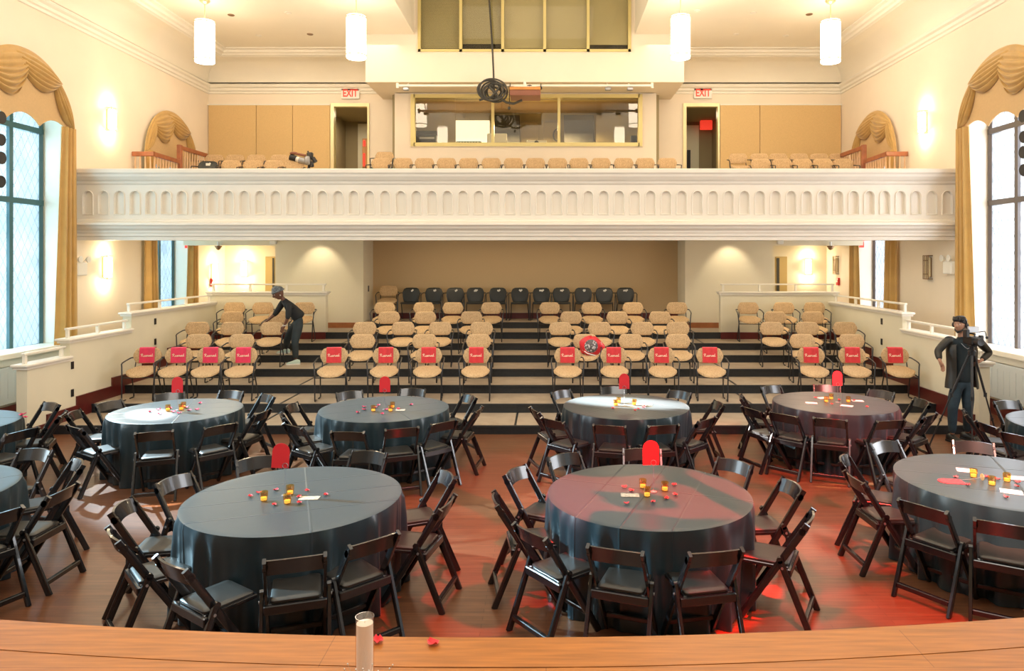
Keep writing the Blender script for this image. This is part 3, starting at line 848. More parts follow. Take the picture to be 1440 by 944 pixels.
for k, (cx, cy, nm, chs) in TABLES.items():
    X, Y = PX(cx, cy), cy
    TPOS[k] = (X, Y)
    for px, py, ph in chs:
        yy = (EYE-.78)*1000/(py-VY)
        dx, dy = PX(px, yy)-X, yy-Y
        r = math.hypot(dx, dy); a = math.atan2(dy, dx)
        ks = {'C':.92,'F':.93,'B':.98,'D':.97,'E':.97}.get(k, 1)
        r = min(max(r, .255+1.045*ks), 1.40)
        sx, sy = X + (r-.255)*cos(a), Y + (r-.255)*sin(a)
        rz = a + PI/2          # local +Y looks at the table
        if (k, ph) == ('A', 'stage side, leftmost'): rz -= .45
        if (k, ph) == ('B', 'stage side, leftmost'): rz -= .05
        if (k, ph) == ('C', 'near side, right'): rz += .1
        o = first.pop() if first else copy_tree(fold0)
        o.location = (sx, sy, 0); o.rotation_euler = (0, 0, rz + random.uniform(-.05, .05))
        tag(o, 'black folding chair at the %s, %s' % (nm, ph), 'chair', 'black folding chairs around the round tables')

# ---- tables and cloths
def make_table():
    t = empty('round_table')
    MB().lathe([(0.0,.725),(TABR-.03,.725),(TABR-.025,.735),(TABR-.025,.748),(TABR-.03,.752),(0,.752)], 40).build('tabletop', M['orangewood'], t)
    for sx in (-1, 1):
        for sy in (-1, 1):
            MB().tube([(sx*.35,sy*.35,.725),(sx*.40,sy*.40,0)], .014, 8).build('leg', M['graymetal'], t)
    return t
def make_cloth(seed):
    rnd = random.Random(seed)
    n = 264; rings = []; H = .766
    ph = [rnd.uniform(0, 6.28) for _ in range(5)]
    def fold(a, g):
        v = (.35*sin(9*a+ph[0]) + .40*sin(16*a+ph[1]) + .50*sin(27*a+ph[2]) + .2*sin(5*a+ph[3]) + .25*sin(39*a+ph[4]))
        v = v if v > 0 else v*.75
        return v*g
    for rr in (0.02, .25, .5, .7, .8, .845, .860):
        rings.append([(rr*cos(2*PI*i/n), rr*sin(2*PI*i/n), H if rr < .85 else H-.003) for i in range(n)])
    for k in range(1, 15):
        q = k/14
        g = .060*q**.55; z = (H-.006)*(1-q) + .004
        rings.append([((.868-.015*q + fold(2*PI*i/n, g))*cos(2*PI*i/n), (.868-.015*q+fold(2*PI*i/n, g))*sin(2*PI*i/n), z) for i in range(n)])
    mb = MB().loft(rings, caps=False)
    mb.f.append(tuple(range(n)))
    return mb
tdesc = {'A':'white card and two-two votives','B':'','C':'','D':'','E':'','F':'','G':'','H':'','I':'','J':''}
clabel = {
 'A':'blue-lit charcoal satin tablecloth with pressed folds on the front left table',
 'B':'black satin tablecloth lit by red light patches, front middle table',
 'C':'dark satin tablecloth shining blue-grey on the rear leftmost table',
 'D':'dark satin tablecloth on the rear table left of the aisle',
 'E':'dark satin tablecloth whitened by a sun streak, rear table right of aisle',
 'F':'black satin tablecloth with a maroon sheen on the rear right table',
 'G':'dark taupe-lit satin tablecloth on the front right table',
 'H':'dark tablecloth of the cut-off front table at the left edge',
 'I':'dark tablecloth of the cut-off rear table at the left edge',
 'J':'dark tablecloth of the cut-off rear table at the right edge'}
tab0 = make_table(); tf = [tab0]
rots = {'A':.35,'B':1.2,'C':.3,'D':.5,'E':2.4,'F':-.4,'G':-.35,'H':-.8,'I':0,'J':0}
for i, (k, (X, Y)) in enumerate(TPOS.items()):
    o = tf.pop() if tf else copy_tree(tab0)
    o.location = (X, Y, 0)
    tag(o, 'round banquet table under the cloth, the %s' % TABLES[k][2], 'table', 'round banquet tables')
    c = make_cloth(11+i).build('tablecloth', M['cloth'], smooth=True, angle=50)
    ks = {'C':.92,'F':.93,'B':.98,'D':.97,'E':.97}.get(k, 1)
    o.scale = (ks, ks, 1); c.scale = (ks, ks, 1)
    c.location = (X, Y, 0); c.rotation_euler = (0, 0, rots[k])
    tag(c, clabel[k], 'tablecloth', 'floor-length round tablecloths')

# ---- centrepieces
TT = .7665
def at_table(px, py, h=TT):
    Y = (EYE-h)*1000/(py-VY); return PX(px, Y), Y
def cardholder(k, px, py, cpx, nm, tilt=0.0):
    x, y = at_table(px, py)
    t = empty('table_card_stand', (x, y, TT))
    MB().lathe([(0,0),(.030,0),(.030,.004),(.008,.008),(.003,.012),(0,.012)], 16).build('base', M['graymetal'], t)
    ring = [(.022*cos(2*PI*i/16), 0, .245+.022*sin(2*PI*i/16)) for i in range(16)]
    mb = MB().tube([(0,0,.01),(0,0,.225)], .0022, 6)
    mb.tube(ring, .0025, 6, closed=True)
    mb.build('wire_stand', M['graymetal'], t)
    tag(t, 'thin wire card stand holding the red card, %s' % nm, 'card holder', 'wire card stands on the tables')
    pts = [(-.07, 0), (.07, 0)] + [(.07*cos(PI*i/10), .135+.07*sin(PI*i/10)) for i in range(11)]
    c = MB().prism(pts, .002, .005, 'y').build('table_card', M['red_card'])
    c.location = (x + cpx, y+.003, TT+.225); c.rotation_euler = (-.03, tilt, .1)
    tag(c, 'red arch-topped card standing on the %s' % nm, 'card', 'red arch-topped table cards')
vot0 = None
def votive(px, py, label):
    global vot0
    x, y = at_table(px, py)
    if vot0 is None:
        t = empty('votive_candle')
        prof = [(0,0),(.022,0),(.028,.006),(.030,.02),(.029,.035),(.032,.045),(.032,.078),(.030,.078),(.029,.045),(.026,.03),(.024,.010),(0,.008)]
        MB().lathe(prof, 18).build('glass_holder', M['votive'], t, smooth=True, angle=60)
        MB().lathe([(0,.010),(.022,.010),(.023,.030),(0,.030)], 14).build('candle', M['flame'], t)
        vot0 = t; o = t
    else: o = copy_tree(vot0)
    o.location = (x, y, TT+.001)
    tag(o, label, 'candle', 'amber glass votives on the tables')
def petalmesh(m, nm='petal'):
    rings = []
    for i in range(7):
        u = i/6; wd = .021*sin(PI*min(1, .12+u*.8))**.8
        rings.append([(-wd, -.022+.044*u, .004+.010*(2*u-1)**2+.006), (0, -.022+.046*u, .001+.008*(2*u-1)**2), (wd, -.022+.044*u, .004+.010*(2*u-1)**2+.004)])
    b = MB().loft(rings, closed=False, caps=False)
    return b.build(nm, m, smooth=True)
pet0 = {}
def petal(px, py, h, label, pink=False, s=.95):
    Y = (EYE-h)*1000/(py-VY); x = PX(px, Y)
    if pink not in pet0:
        o = pet0[pink] = petalmesh(M['petal_pink' if pink else 'petal'])
    else:
        o = pet0[pink].copy(); C.objects.link(o)
    o.location = (x, Y, h+.001); o.rotation_euler = (0, 0, random.uniform(0, 6.28)); o.scale = (s, s, s)
    tag(o, label, 'petal', 'red petals strewn about')
def paper(px, py, label, m='paper', w=.11, h=.15, rz=0.0):
    x, y = at_table(px, py)
    o = MB().box(-w/2, w/2, -h/2, h/2, 0, .002).build('paper_card', M[m])
    o.location = (x, y, TT+.001); o.rotation_euler = (0, 0, rz)
    tag(o, label, 'paper', 'paper cards on the tables')

# front left
cardholder('A', 401, 697, -.045, 'front left table', .06)
for px, py, l in ((371,705,'left'),(408,696,'rear'),(404,709,'front')):
    votive(px, py, 'amber glass votive on the front left table, %s one of three' % l)
for px, py in ((364,694),(388,690),(432,691),(458,697),(420,700),(421,708),(386,711),(352,699)):
    petal(px, py, TT, 'small red petal scattered on the front left table')
paper(435, 701, 'printed tan card lying on the front left table', 'paper_tan', .16, .09, .05)
# front middle
cardholder('B', 919, 692, -.02, 'red-lit front middle table')
for px, py, l in ((904,687,'left'),(910,699,'front'),(935,691,'right')):
    votive(px, py, 'amber glass votive on the red-lit front middle table, %s one' % l)
for px, py in ((878,686),(888,691),(881,709),(918,707),(937,702),(950,697),(948,683)):
    petal(px, py, TT, 'small red petal scattered on the red-lit front middle table')
paper(886, 697, 'cream printed card lying on the red-lit front middle table', 'paper_tan', .15, .09, -.05)
# rear leftmost
cardholder('C', 250, 577, -.01, 'rear leftmost table')
for px, py, l in ((236,578,'left'),(255,577,'right'),(258,574,'rear')):
    votive(px, py, 'amber glass votive on the rear leftmost table, %s one' % l)
for px, py in ((211,580),(223,577),(225,583),(244,580),(252,582),(266,578),(262,574),(277,577),(281,568),(240,575)):
    petal(px, py, TT, 'small pink-red petal scattered on the rear leftmost table', True, 1.2)
# rear, left of the aisle
cardholder('D', 541, 576, 0, 'rear table left of the aisle')
for px, py, l in ((525,579,'left'),(549,579,'right'),(552,574,'rear')):
    votive(px, py, 'amber glass votive on the rear table left of the aisle, %s one' % l)
for px, py in ((503,581),(512,577),(512,573),(532,571),(538,583),(528,574),(560,576),(578,570),(543,577)):
    petal(px, py, TT, 'small pink-red petal on the rear table left of the aisle', True, 1.15)
paper(563, 577, 'small tan card on the rear table left of the aisle', 'paper_tan', .12, .09, .1)
# sunlit
cardholder('E', 878, 571, 0, 'sunlit rear table')
for px, py, l in ((866,571,'left'),(870,567,'rear'),(892,570,'right')):
    votive(px, py, 'amber glass votive on the sunlit rear table, %s one' % l)
for px, py in ((862,575),(893,578),(905,574),(907,572),(898,576)):
    petal(px, py, TT, 'small red petal scattered on the sunlit rear table')
paper(905, 569, 'white paper card on the sunlit rear table, right of the votives', 'paper', .22, .10, .1)
# rear right
cardholder('F', 1178, 566, 0, 'rear right table')
for px, py, l in ((1162,566,'left'),(1169,562,'rear'),(1193,566,'right')):
    votive(px, py, 'amber glass votive on the rear right table, %s one' % l)
for px, py in ((1147,560),(1170,569),(1180,563),(1201,564),(1219,573)):
    petal(px, py, TT, 'small red petal scattered on the rear right table')
for px, py, l, rz in ((1141,567,'leftmost',-.3),(1191,571,'nearest the stage',-.6),(1206,564,'rightmost',-.2),(1157,560,'farthest from the stage',.3)):
    paper(px, py, 'white paper card on the rear right table, %s' % l, 'paper', .15, .10, rz)
# front right
for px, py, l in ((1369,672,'left'),(1395,683,'middle'),(1416,678,'right')):
    votive(px, py, 'amber glass votive on the front right table, %s one' % l)
for px, py in ((1344,672),(1361,683),(1387,672),(1403,675),(1431,679),(1430,685),(1415,700)):
    petal(px, py, TT, 'small red petal scattered on the front right table')
paper(1359, 662, 'white card behind the left votive on the front right table', 'paper', .16, .12, -.4)
paper(1422, 692, 'white card nearest the stage on the front right table', 'paper', .16, .12, -.5)
paper(1434, 673, 'white card at the frame edge on the front right table', 'paper', .18, .11, -.2)
# the card lying flat
x, y = at_table(1338, 678)
pts = [(-.07, 0), (.07, 0)] + [(.07*cos(PI*i/10), .135+.07*sin(PI*i/10)) for i in range(11)]
c = MB().prism(pts, .001, .004, 'z').build('table_card', M['red_card']); c.location = (x+.1, y, TT); c.rotation_euler = (0,0,1.45)
tag(c, 'red arch-topped card fallen flat on the front right table', 'card', 'red arch-topped table cards')
x, y = at_table(1381, 676)
mb = MB().lathe([(0,0),(.03,0),(.03,.004),(.003,.01),(0,.012)], 14, fn=lambda v: Vector((v.z, v.x, v.y+.03)))
t = mb.build('table_card_stand', M['brass']); t.location = (x, y, TT)
MB().tube([(0,0,.03),(-.10,.0,.012),(-.2,0,.004)], .0022, 6).build('wire_stand', M['graymetal'], t)
tag(t, 'wire card stand lying on its side, front right table', 'card holder', 'wire card stands on the tables')
for px, py in ((30,585),(36,588),(33,583)):
    petal(px, py, TT, 'small pink-red petal on the cut-off rear table, left edge', True, 1.3)

# ------------------------------------------------------------------ tiered armchairs
arm0 = make_armchair(); af = [arm0]
blk0 = make_blackchair(); bf_ = [blk0]
def place_arm(x, y, z, rz, label, group, proto='arm'):
    if proto == 'arm': o = af.pop() if af else copy_tree(arm0)
    else: o = bf_.pop() if bf_ else copy_tree(blk0)
    o.location = (x, y, z); o.rotation_euler = (0, 0, PI + rz)      # local +Y (front) looks to the stage
    return tag(o, label, 'chair', group)
ords = ['first','second','third','fourth','fifth','sixth','seventh']
rowsd = [  # name, level, blocks
 ('front row', 1, [('left block',[208,252,297,343]),('left-centre block',[470,543,603,670]),('right-centre block',[798,863,930,998]),('right block',[1140,1198,1258])]),
 ('second row', 2, [('left block',[280,340]),('left-centre block',[510,597,673]),('right-centre block',[823,887,953]),('right block',[1128,1197])]),
 ('third row', 3, [('left block',[278,327,383]),('left-centre block',[513,567,619,677]),('right-centre block',[788,843,903,953]),('right block',[1085,1135,1188])]),
 ('fourth row', 4, [('left block',[327,393]),('left-centre block',[547,598,663]),('right-centre block',[803,868,928]),('right block',[1090,1143])]),
 ('fifth row', 5, [('left block',[330,370,428]),('left-centre block',[541,596,637,691]),('right-centre block',[773,832,890,952]),('right block',[1052,1102,1145])]),
]
FRONT = []
for nm, lv, blocks in rowsd:
    for bn, xs_ in blocks:
        for i, px in enumerate(xs_):
            yc = YR[lv] + .40
            yb = yc + .20
            X = PX(px, yb)
            if bn == 'left block': rz = .12
            elif bn == 'right block': rz = -.12
            elif bn == 'left-centre block': rz = .12 - .03*i
            else: rz = -.01 - .03*i
            # the back panel sits behind the seat: shift so that the back lands on px
            X = X - .21*sin(-rz)*-1 if False else X + .21*sin(rz)
            if lv == 1:
                extra = 'with a red reserved cloth'
                lab = 'tan speckled armchair %s, %s from left, %s, %s' % (extra, ords[i], bn, nm)
            else:
                lab = 'tan speckled armchair, %s from left in the %s, %s' % (ords[i], bn, nm)
            o = place_arm(X, yc, TP[lv]+.002, rz, lab, 'tan speckled armchairs on the stepped platform')
            if lv == 1: FRONT.append((o, bn, i, rz))
place_arm(PX(547,18.35), 18.2, TP[7]+.002, .1, 'tan speckled armchair against the recess wall, left of the black chairs', 'tan speckled armchairs on the stepped platform')
for i, px in enumerate([578,610,640,669,700,731,761,790,820,849,879]):
    nn = ['first','second','third','fourth','fifth','sixth','seventh','eighth','ninth','tenth','eleventh'][i]
    o = place_arm(PX(px,18.4), 18.2, TP[7]+.002, random.uniform(-.06,.06), 'black vinyl chair against the recess wall, %s from left' % nn, 'black vinyl chairs in the back row', 'blk')
    tp = MB().box(-.035, .035, -.012, -.008, -.02, .02).build('paper_tag', M['tape'], o)
    a = [.7,0,.5,.8,0,-.7,0,0,-.6,.4,.2][i]
    tp.location = (random.uniform(-.03,.03), -.155, .75); tp.rotation_euler = (.1, a, 0)

# ---- red cloths with cream script
def letters():
    """cursive 'Reserved' as joined strokes, x-height 1"""
    S = []
    S.append([(.05,0),(.15,.7),(.30,1.5),(.36,1.85)])
    S.append([(-.25,1.35),(.0,1.8),(.45,2.0),(.95,1.85),(1.0,1.45),(.65,1.1),(.25,.98)])
    S.append([(.45,1.0),(.75,.55),(1.05,.1),(1.35,.08),(1.6,.35)])
    def e(x): return [(x,.35),(x+.32,.62),(x+.36,.92),(x+.16,1.0),(x-.0,.65),(x+.08,.18),(x+.32,.0),(x+.62,.25)]
    x = 1.6; S.append(e(x)); x += .6
    S.append([(x,.25),(x+.3,.85),(x+.36,1.1),(x+.48,.5),(x+.35,.05),(x+.05,.08)]); S.append([(x+.4,.1),(x+.75,.35)]); x += .72
    S.append(e(x)); x += .6
    S.append([(x,.25),(x+.2,.95),(x+.28,1.05),(x+.42,.9),(x+.55,.92),(x+.5,.3),(x+.62,.05),(x+.85,.2)]); x += .82
    S.append([(x,.2),(x+.15,.95),(x+.28,.2),(x+.38,.0),(x+.6,.5),(x+.62,1.0),(x+.85,.85)]); x += .75
    S.append(e(x)); x += .6
    S.append([(x+.52,.85),(x+.25,1.0),(x+.02,.6),(x+.1,.1),(x+.3,.0),(x+.52,.45),(x+.72,2.0)]); S.append([(x+.70,1.9),(x+.55,.6),(x+.6,.1),(x+.85,.1),(x+1.1,.4)])
    return S, x+1.1
LS, LW = letters()
def smoothline(p, n=3):
    for _ in range(n-1):
        q = [p[0]]
        for a, b in zip(p[:-1], p[1:]):
            q += [(a[0]*.75+b[0]*.25, a[1]*.75+b[1]*.25), (a[0]*.25+b[0]*.75, a[1]*.25+b[1]*.75)]
        q.append(p[-1]); p = q
    return p
def reserved(o, bn, i, rz):
    W, Hh = .128, .0
    def sheet(u, v, w):
        # u across -1..1 ; v : 0 bottom front .. 1 top .. then behind ; local chair coords
        x = u*W + .02*(1-v)*.0
        zc = v
        y = -.205 - .10*(v-.735) + .35*x*x + .037 + w + .004*sin(9*u+6*v)
        return (x, y, v)
    mb = MB(); nx, nz = 12, 10
    rings = []
    for k in range(nz+1):
        v = .615 + (.872-.615)*k/nz
        rings.append([sheet(-1+2*j/nx, v + .006*sin(3*j)*(1-k/nz), 0) for j in range(nx+1)])
    def top(u, q):
        x = u*W; a = PI*q
        y = -.205 - .0137 + .35*x*x
        return (x, y + .036*cos(a), .872 + .014*sin(a))
    for k in range(1, 6): rings.append([top(-1+2*j/nx, k/6) for j in range(nx+1)])
    for k in range(6):
        v = .872 - .10*k/5
        rings.append([(p[0], p[1]-.074, v) for p in [sheet(-1+2*j/nx, v, 0) for j in range(nx+1)]])
    mb.loft(rings, closed=False, caps=False)
    left = bn == 'left block'
    c = mb.build('reserved_cloth', M['pink_cloth' if left else 'red_cloth'], smooth=True, angle=80)
    c.location = o.location; c.rotation_euler = o.rotation_euler
    tag(c, '%s cloth with cream script Reserved on the %s armchair, %s, front row' % ('magenta-red' if left else 'red', ords[i], bn), 'cloth', 'red reserved cloths over front-row chairs')
    tb = MB(); sc = .200/LW
    for s in LS:
        p = smoothline(s)
        pts = []
        for a in p:
            # chair faces the viewer : reading direction is local -x
            x = -(a[0]*sc - .100); z = .735 + (a[1]-.6)*.026 + a[0]*.0006
            X_, Y_, Z_ = sheet(x/W, z, .003)
            pts.append((X_, Y_, Z_))
        tb.tube(pts, .0034, 5)
    tb.build('script_lettering', M['cream_thread'], c, smooth=True)
for a in FRONT: reserved(*a)

# ---- printed red bag on the second-row chair
bx, by = PX(829, 13.35), 13.28
b = MB()
rings = []
for k in range(9):
    q = k/8; rr = (.06 + .17*sin(PI*min(1, q*.92+.08))**.7)
    rings.append([((rr*(1+.14*sin(3*a+k*.5)+.07*sin(7*a-k)))*cos(a), rr*.42*(1+.15*sin(5*a+k*.7))*sin(a), .02+.34*q + .015*sin(4*a)) for a in [2*PI*i/28 for i in range(28)]])
b.loft(rings)
def bagmat():
    m, nt, N, L, bb = new_mat('red_white_grey_printed_plastic')
    tc = N.new('ShaderNodeTexCoord'); v = N.new('ShaderNodeTexVoronoi'); v.inputs['Scale'].default_value = 22
    L.new(tc.outputs['Object'], v.inputs['Vector'])
    g = N.new('ShaderNodeTexGradient'); g.gradient_type = 'SPHERICAL'
    mp = N.new('ShaderNodeMapping'); mp.inputs['Location'].default_value = (0,0,-1.15); mp.inputs['Scale'].default_value = (6,0,6)
    L.new(tc.outputs['Object'], mp.inputs['Vector']); L.new(mp.outputs[0], g.inputs['Vector'])
    cr = N.new('ShaderNodeValToRGB'); cr.color_ramp.elements[0].color = (.75,.70,.68,1); cr.color_ramp.elements[1].color = (.12,.10,.10,1)
    cr.color_ramp.elements[0].position = .2; cr.color_ramp.elements[1].position = .5
    L.new(v.outputs['Distance'], cr.inputs['Fac'])
    st2 = N.new('ShaderNodeMath'); st2.operation = 'GREATER_THAN'; st2.inputs[1].default_value = .25; L.new(g.outputs['Fac'], st2.inputs[0])
    mx = N.new('ShaderNodeMixRGB'); mx.inputs[1].default_value = (.72,.03,.04,1)
    L.new(st2.outputs[0], mx.inputs[0]); L.new(cr.outputs[0], mx.inputs[2]); L.new(mx.outputs[0], bb.inputs['Base Color']); bb.inputs['Roughness'].default_value = .35
    return m
bo = b.build('gift_bag', bagmat(), smooth=True, angle=60)
bo.location = (bx, by+.02, TP[2]+.50); bo.rotation_euler = (.1, .12, 0)
tag(bo, 'crumpled red printed bag with grey and white pattern on a second-row armchair', 'bag')
MB().tube([(.17,-.02,.28),(.21,-.03,.20),(.20,-.03,.10),(.17,-.02,.06)], .012, 6).tube([(-.15,-.05,.10),(-.05,-.09,.05),(.1,-.09,.03)], .010, 6).build('white_handle', M['paper'], bo, smooth=True)

# ------------------------------------------------------------------ balcony chairs
Zb1, Zb2 = 4.25, 4.45
midx = [536,567,597,628,659,691,722,753,784,814,845,877,907,938]
nn = ['first','second','third','fourth','fifth','sixth','seventh','eighth','ninth','tenth','eleventh','twelfth','thirteenth','fourteenth']
G = 'tan speckled armchairs on the balcony'
def bal_arm(px, py, Y, rz, lab):
    k = ('l' if px < 510 else 'r' if px > 960 else 'm') + ('1' if Y < 17.3 else '2')
    return place_arm(PX(px, Y+.2), Y, BFL[k]+.001, rz, lab, G)
sup = []
for i, px in enumerate(midx):
    bal_arm(px, 222, 17.0, 0, 'tan balcony armchair below the booth window, %s from left' % nn[i])
bal_arm(541, 213.5, 17.75, 0, 'tan balcony armchair behind the first one, beside the left exit door')
for i, px in enumerate([327,358,387,415]):
    bal_arm(px, 225.5, 16.8, .12, 'tan armchair in the front row of the left balcony group, %s from left' % ords[i])
for i, px in enumerate([303,332,362,395]):
    bal_arm(px, 217.5, 17.7, .12, 'tan armchair in the rear row of the left balcony group, %s from left' % ords[i])
for i, px in enumerate([1068,1098,1126,1155,1184]):
    bal_arm(px, 223, 16.8, -.12, 'tan armchair in the front row of the right balcony group, %s from left' % ords[i])
for i, px in enumerate([1037,1067,1094,1123,1151,1178]):
    bal_arm(px, 215.5, 17.7, -.05, 'tan armchair in the rear row of the right balcony group, %s from left' % ords[i])
o = place_arm(PX(294.5, 16.8), 16.6, BFL['l1']+.001, .1, 'black vinyl chair with a white tag at the left end of the balcony', 'black vinyl chair on balcony', 'blk')
tp = MB().box(-.05, .05, -.012, -.008, -.03, .03).build('paper_tag', M['tape'], o); tp.location = (0, -.155, .74)

# ---- balustrades of the side stairs on the balcony
def balustrade(side):
    s = 1 if side == 'left' else -1
    xo = -8.57 if side == 'left' else 7.43
    xw = XL+.02 if side == 'left' else XR-.02
    t = empty('stair_balustrade', (xo, 15.5, 4.25))
    def L_(x, y, z): return (x-xo, y-15.5, z-4.25)
    zr = 5.02
    rails = MB()
    rails.bar(L_(xw, 15.5, zr), L_(xo+s*.03, 15.5, zr), .07, .10, side=(0,1,0))
    rails.build('front_handrail', M['railwood'], t)
    r2 = MB().bar(L_(xo, 15.5, zr), L_(xo, 16.6, zr-.02), .07, .10); r2.build('side_handrail', M['railwood'], t)
    r3 = MB().bar(L_(xo, 16.62, 5.34), L_(xo, 17.95, 5.34), .07, .10); r3.build('upper_handrail', M['railwood'], t)
    MB().bbox(xo-.05-xo, .05, 16.58-15.5, 16.68-15.5, 0, 5.40-4.25, .01).build('newel_post', M['railwood'], t)
    for k in range(4):
        x = xw + (xo-xw)*(k+.5)/4
        MB().tube([L_(x,15.5,4.25), L_(x,15.5,4.6), L_(x,15.5,zr-.04)], [.014,.022,.014], 8).build('baluster', M['baluster'], t, smooth=True)
    for k in range(9):
        y = 15.56 + 1.0*k/8.5
        MB().tube([L_(xo,y,4.25), L_(xo,y,4.6), L_(xo,y,zr-.04)], [.014,.022,.014], 8).build('baluster', M['baluster'], t, smooth=True)
    for k in range(10):
        y = 16.75 + 1.2*k/10
        MB().tube([L_(xo,y,4.25), L_(xo,y,4.8), L_(xo,y,5.30)], [.014,.022,.014], 8).build('baluster', M['baluster'], t, smooth=True)
    tag(t, 'red-brown wooden stair handrail with pale balusters at the %s end of balcony' % side, 'railing')
balustrade('left'); balustrade('right')
# ------------------------------------------------------------------ window drapery
def drapery(side, c, k, which, full):
    X = XL if side == 'left' else XR
    s = 1 if side == 'left' else -1           # into the room
    z0 = 5.10; RR = 1.20*k
    def W(u, v, w): return (X + s*(.02+w), c+u, z0+v)
    t = empty('swag_valance', (X + s*.02, c, z0))
    def L_(u, v, w): return (s*w, u, v)
    # scalloped flat pelmet
    pts = [(RR*.985*cos(PI*i/24), RR*.985*sin(PI*i/24)) for i in range(25)]
    bot = []
    base = -.02 if full else -.35
    nsc = 3
    for q in range(nsc):
        a0 = -RR*.97 + 2*RR*.97*q/nsc; a1 = -RR*.97 + 2*RR*.97*(q+1)/nsc
        for i in range(8):
            f = i/8; bot.append((a0+(a1-a0)*f, base + .17*sin(PI*f)**.8 - (.10 if q in (0, 2) and 0 else 0)))
    bot.append((RR*.97, base))
    poly = pts + bot[::1][0:] if False else pts + [(-RR*.97, base)] + bot[1:]
    mb = MB(); bm = None
    vs0 = [L_(p[0], p[1], .03) for p in poly]; vs1 = [L_(p[0], p[1], .05) for p in poly]
    mb.loft([vs0, vs1])
    mb.build('pelmet', M['pelmet'], t)
    # swags
    def bez(p0, p1, p2, q): return ((1-q)**2*p0[0]+2*q*(1-q)*p1[0]+q*q*p2[0], (1-q)**2*p0[1]+2*q*(1-q)*p1[1]+q*q*p2[1])
    def swag(a0, a1, P0, P1, P2, nf, depth=.10):
        rings = []; nu, nv = 26, 40
        for j in range(nv+1):
            v = j/nv; row = []
            for i in range(nu+1):
                u = i/nu
                a = R(a0+(a1-a0)*u); o = (RR*1.04*cos(a), RR*1.04*sin(a))
                b = bez(P0, P1, P2, u); b = (b[0]*k, b[1]*k)
                vv = v**.85
                # folds bunch up in the middle of the swag
                x = o[0]+(b[0]-o[0])*vv; z = o[1]+(b[1]-o[1])*vv
                amp = sin(PI*u)**.6
                w = .05 + depth*(sin(PI*min(1, v*1.02))**.5)*(.4+.6*amp)*.7 + .034*(.15+amp)*sin(2*PI*nf*v + 1.3*sin(PI*u))*(.35+.65*v)
                z += .010*amp*cos(2*PI*nf*v)
                row.append(L_(x, z, w))
            rings.append(row)
        MB().loft(rings, closed=False, caps=False).build('swag', M['swag'], t, smooth=True, angle=180)
    swag(102, 42, (-.04,.86), (.48,.30), (.90,.86), 7, .16)
    swag(48, -4, (.72,.84), (.78,.10), (1.24,.10), 6, .14)
    swag(82, 138, (.06,.88), (-.20,-.05), (-.90,.70), 7, .13)
    swag(132, 184, (-.72,.84), (-.78,.10), (-1.24,.10), 6, .11)
    tag(t, 'gold satin swags over a scalloped tan pelmet, %s arched window' % which, 'valance', 'swagged valances over the arched windows')
    zb = SILL - .02
    for q in (-1, 1):
        cu = empty('curtain', (X + s*.1, c + q*1.05*k, zb))
        rings = []
        for j in range(25):
            v = j/24; z = (5.18-zb)*(1-v)
            row = []
            wd = (.17 + .10*v)*k; off = -q*.06*v + q*.02
            for i in range(33):
                u = -1 + 2*i/32
                row.append((s*(.02 + (.045+.03*v)*sin(u*9.5 + .5*v) + .02*sin(u*21+v)), off + u*wd, z))
            rings.append(row)
        MB().loft(rings, closed=False, caps=False).build('curtain_panel', M['curtain'], cu, smooth=True, angle=180)
        where = {('big left'):'big left','big right':'big right','small left':'far left','small right':'far right'}[which]
        tag(cu, 'gold satin curtain hanging at the %s edge of the %s window' % ('far' if q > 0 else 'near', where), 'curtain', 'gold curtains at the side windows')
drapery('left', 12.2, 1.0, 'big left', True)
drapery('right', 12.2, 1.0, 'big right', True)
drapery('left', 17.0, .92, 'small left', False)
drapery('right', 17.0, .92, 'small right', False)

# ------------------------------------------------------------------ pendant lamps
def make_pendant():
    t = empty('pendant_lamp')
    r, h = .195, .86
    MB().lathe([(0,h/2),(r*.97,h/2),(r,h/2-.01),(r,-h/2+.01),(r*.97,-h/2),(0,-h/2)], 32).build('lamp_shade', M['shade'], t, smooth=True, angle=50)
    for z in (h/2-.03, -h/2+.06):
        MB().lathe([(r+.002,z-.012),(r+.010,z-.012),(r+.010,z+.012),(r+.002,z+.012)], 32).build('shade_band', M['brass'], t, smooth=True)
    MB().tube([(0,0,h/2),(0,0,CEIL-ZL-.06)], .010, 8).build('stem', M['brass'], t)
    MB().lathe([(0,CEIL-ZL-.08),(.03,CEIL-ZL-.08),(.10,CEIL-ZL-.03),(.11,CEIL-ZL),(0,CEIL-ZL)], 20).build('ceiling_canopy', M['brass'], t, smooth=True)
    return t
ZL = PZ(59, 14.9)
pen0 = make_pendant()
plist = [(288,14.9,'outer left, far pair'),(501,14.6,'inner left'),(957,14.6,'inner right'),(1168,14.9,'outer right')]
for i, (px, Y, w) in enumerate(plist):
    o = pen0 if i == 0 else copy_tree(pen0)
    o.location = (PX(px, Y), Y, ZL)
    tag(o, 'glowing white cylinder pendant lamp on a brass stem, %s' % ['leftmost of four','second from left','third from left','rightmost of four'][i], 'lamp', 'white cylinder pendant lamps')
for X in (-3.9, 2.76):
    o = copy_tree(pen0); o.location = (X, 9.9, ZL)
    tag(o, 'pendant lamp mirrored in the booth window, %s' % ('left' if X < 0 else 'right'), 'lamp', 'white cylinder pendant lamps')
for X in (-7.1, 5.96):
    o = copy_tree(pen0); o.location = (X, 9.9, ZL)
    tag(o, 'nearer pendant lamp above the frame, %s side' % ('left' if X < 0 else 'right'), 'lamp', 'white cylinder pendant lamps')

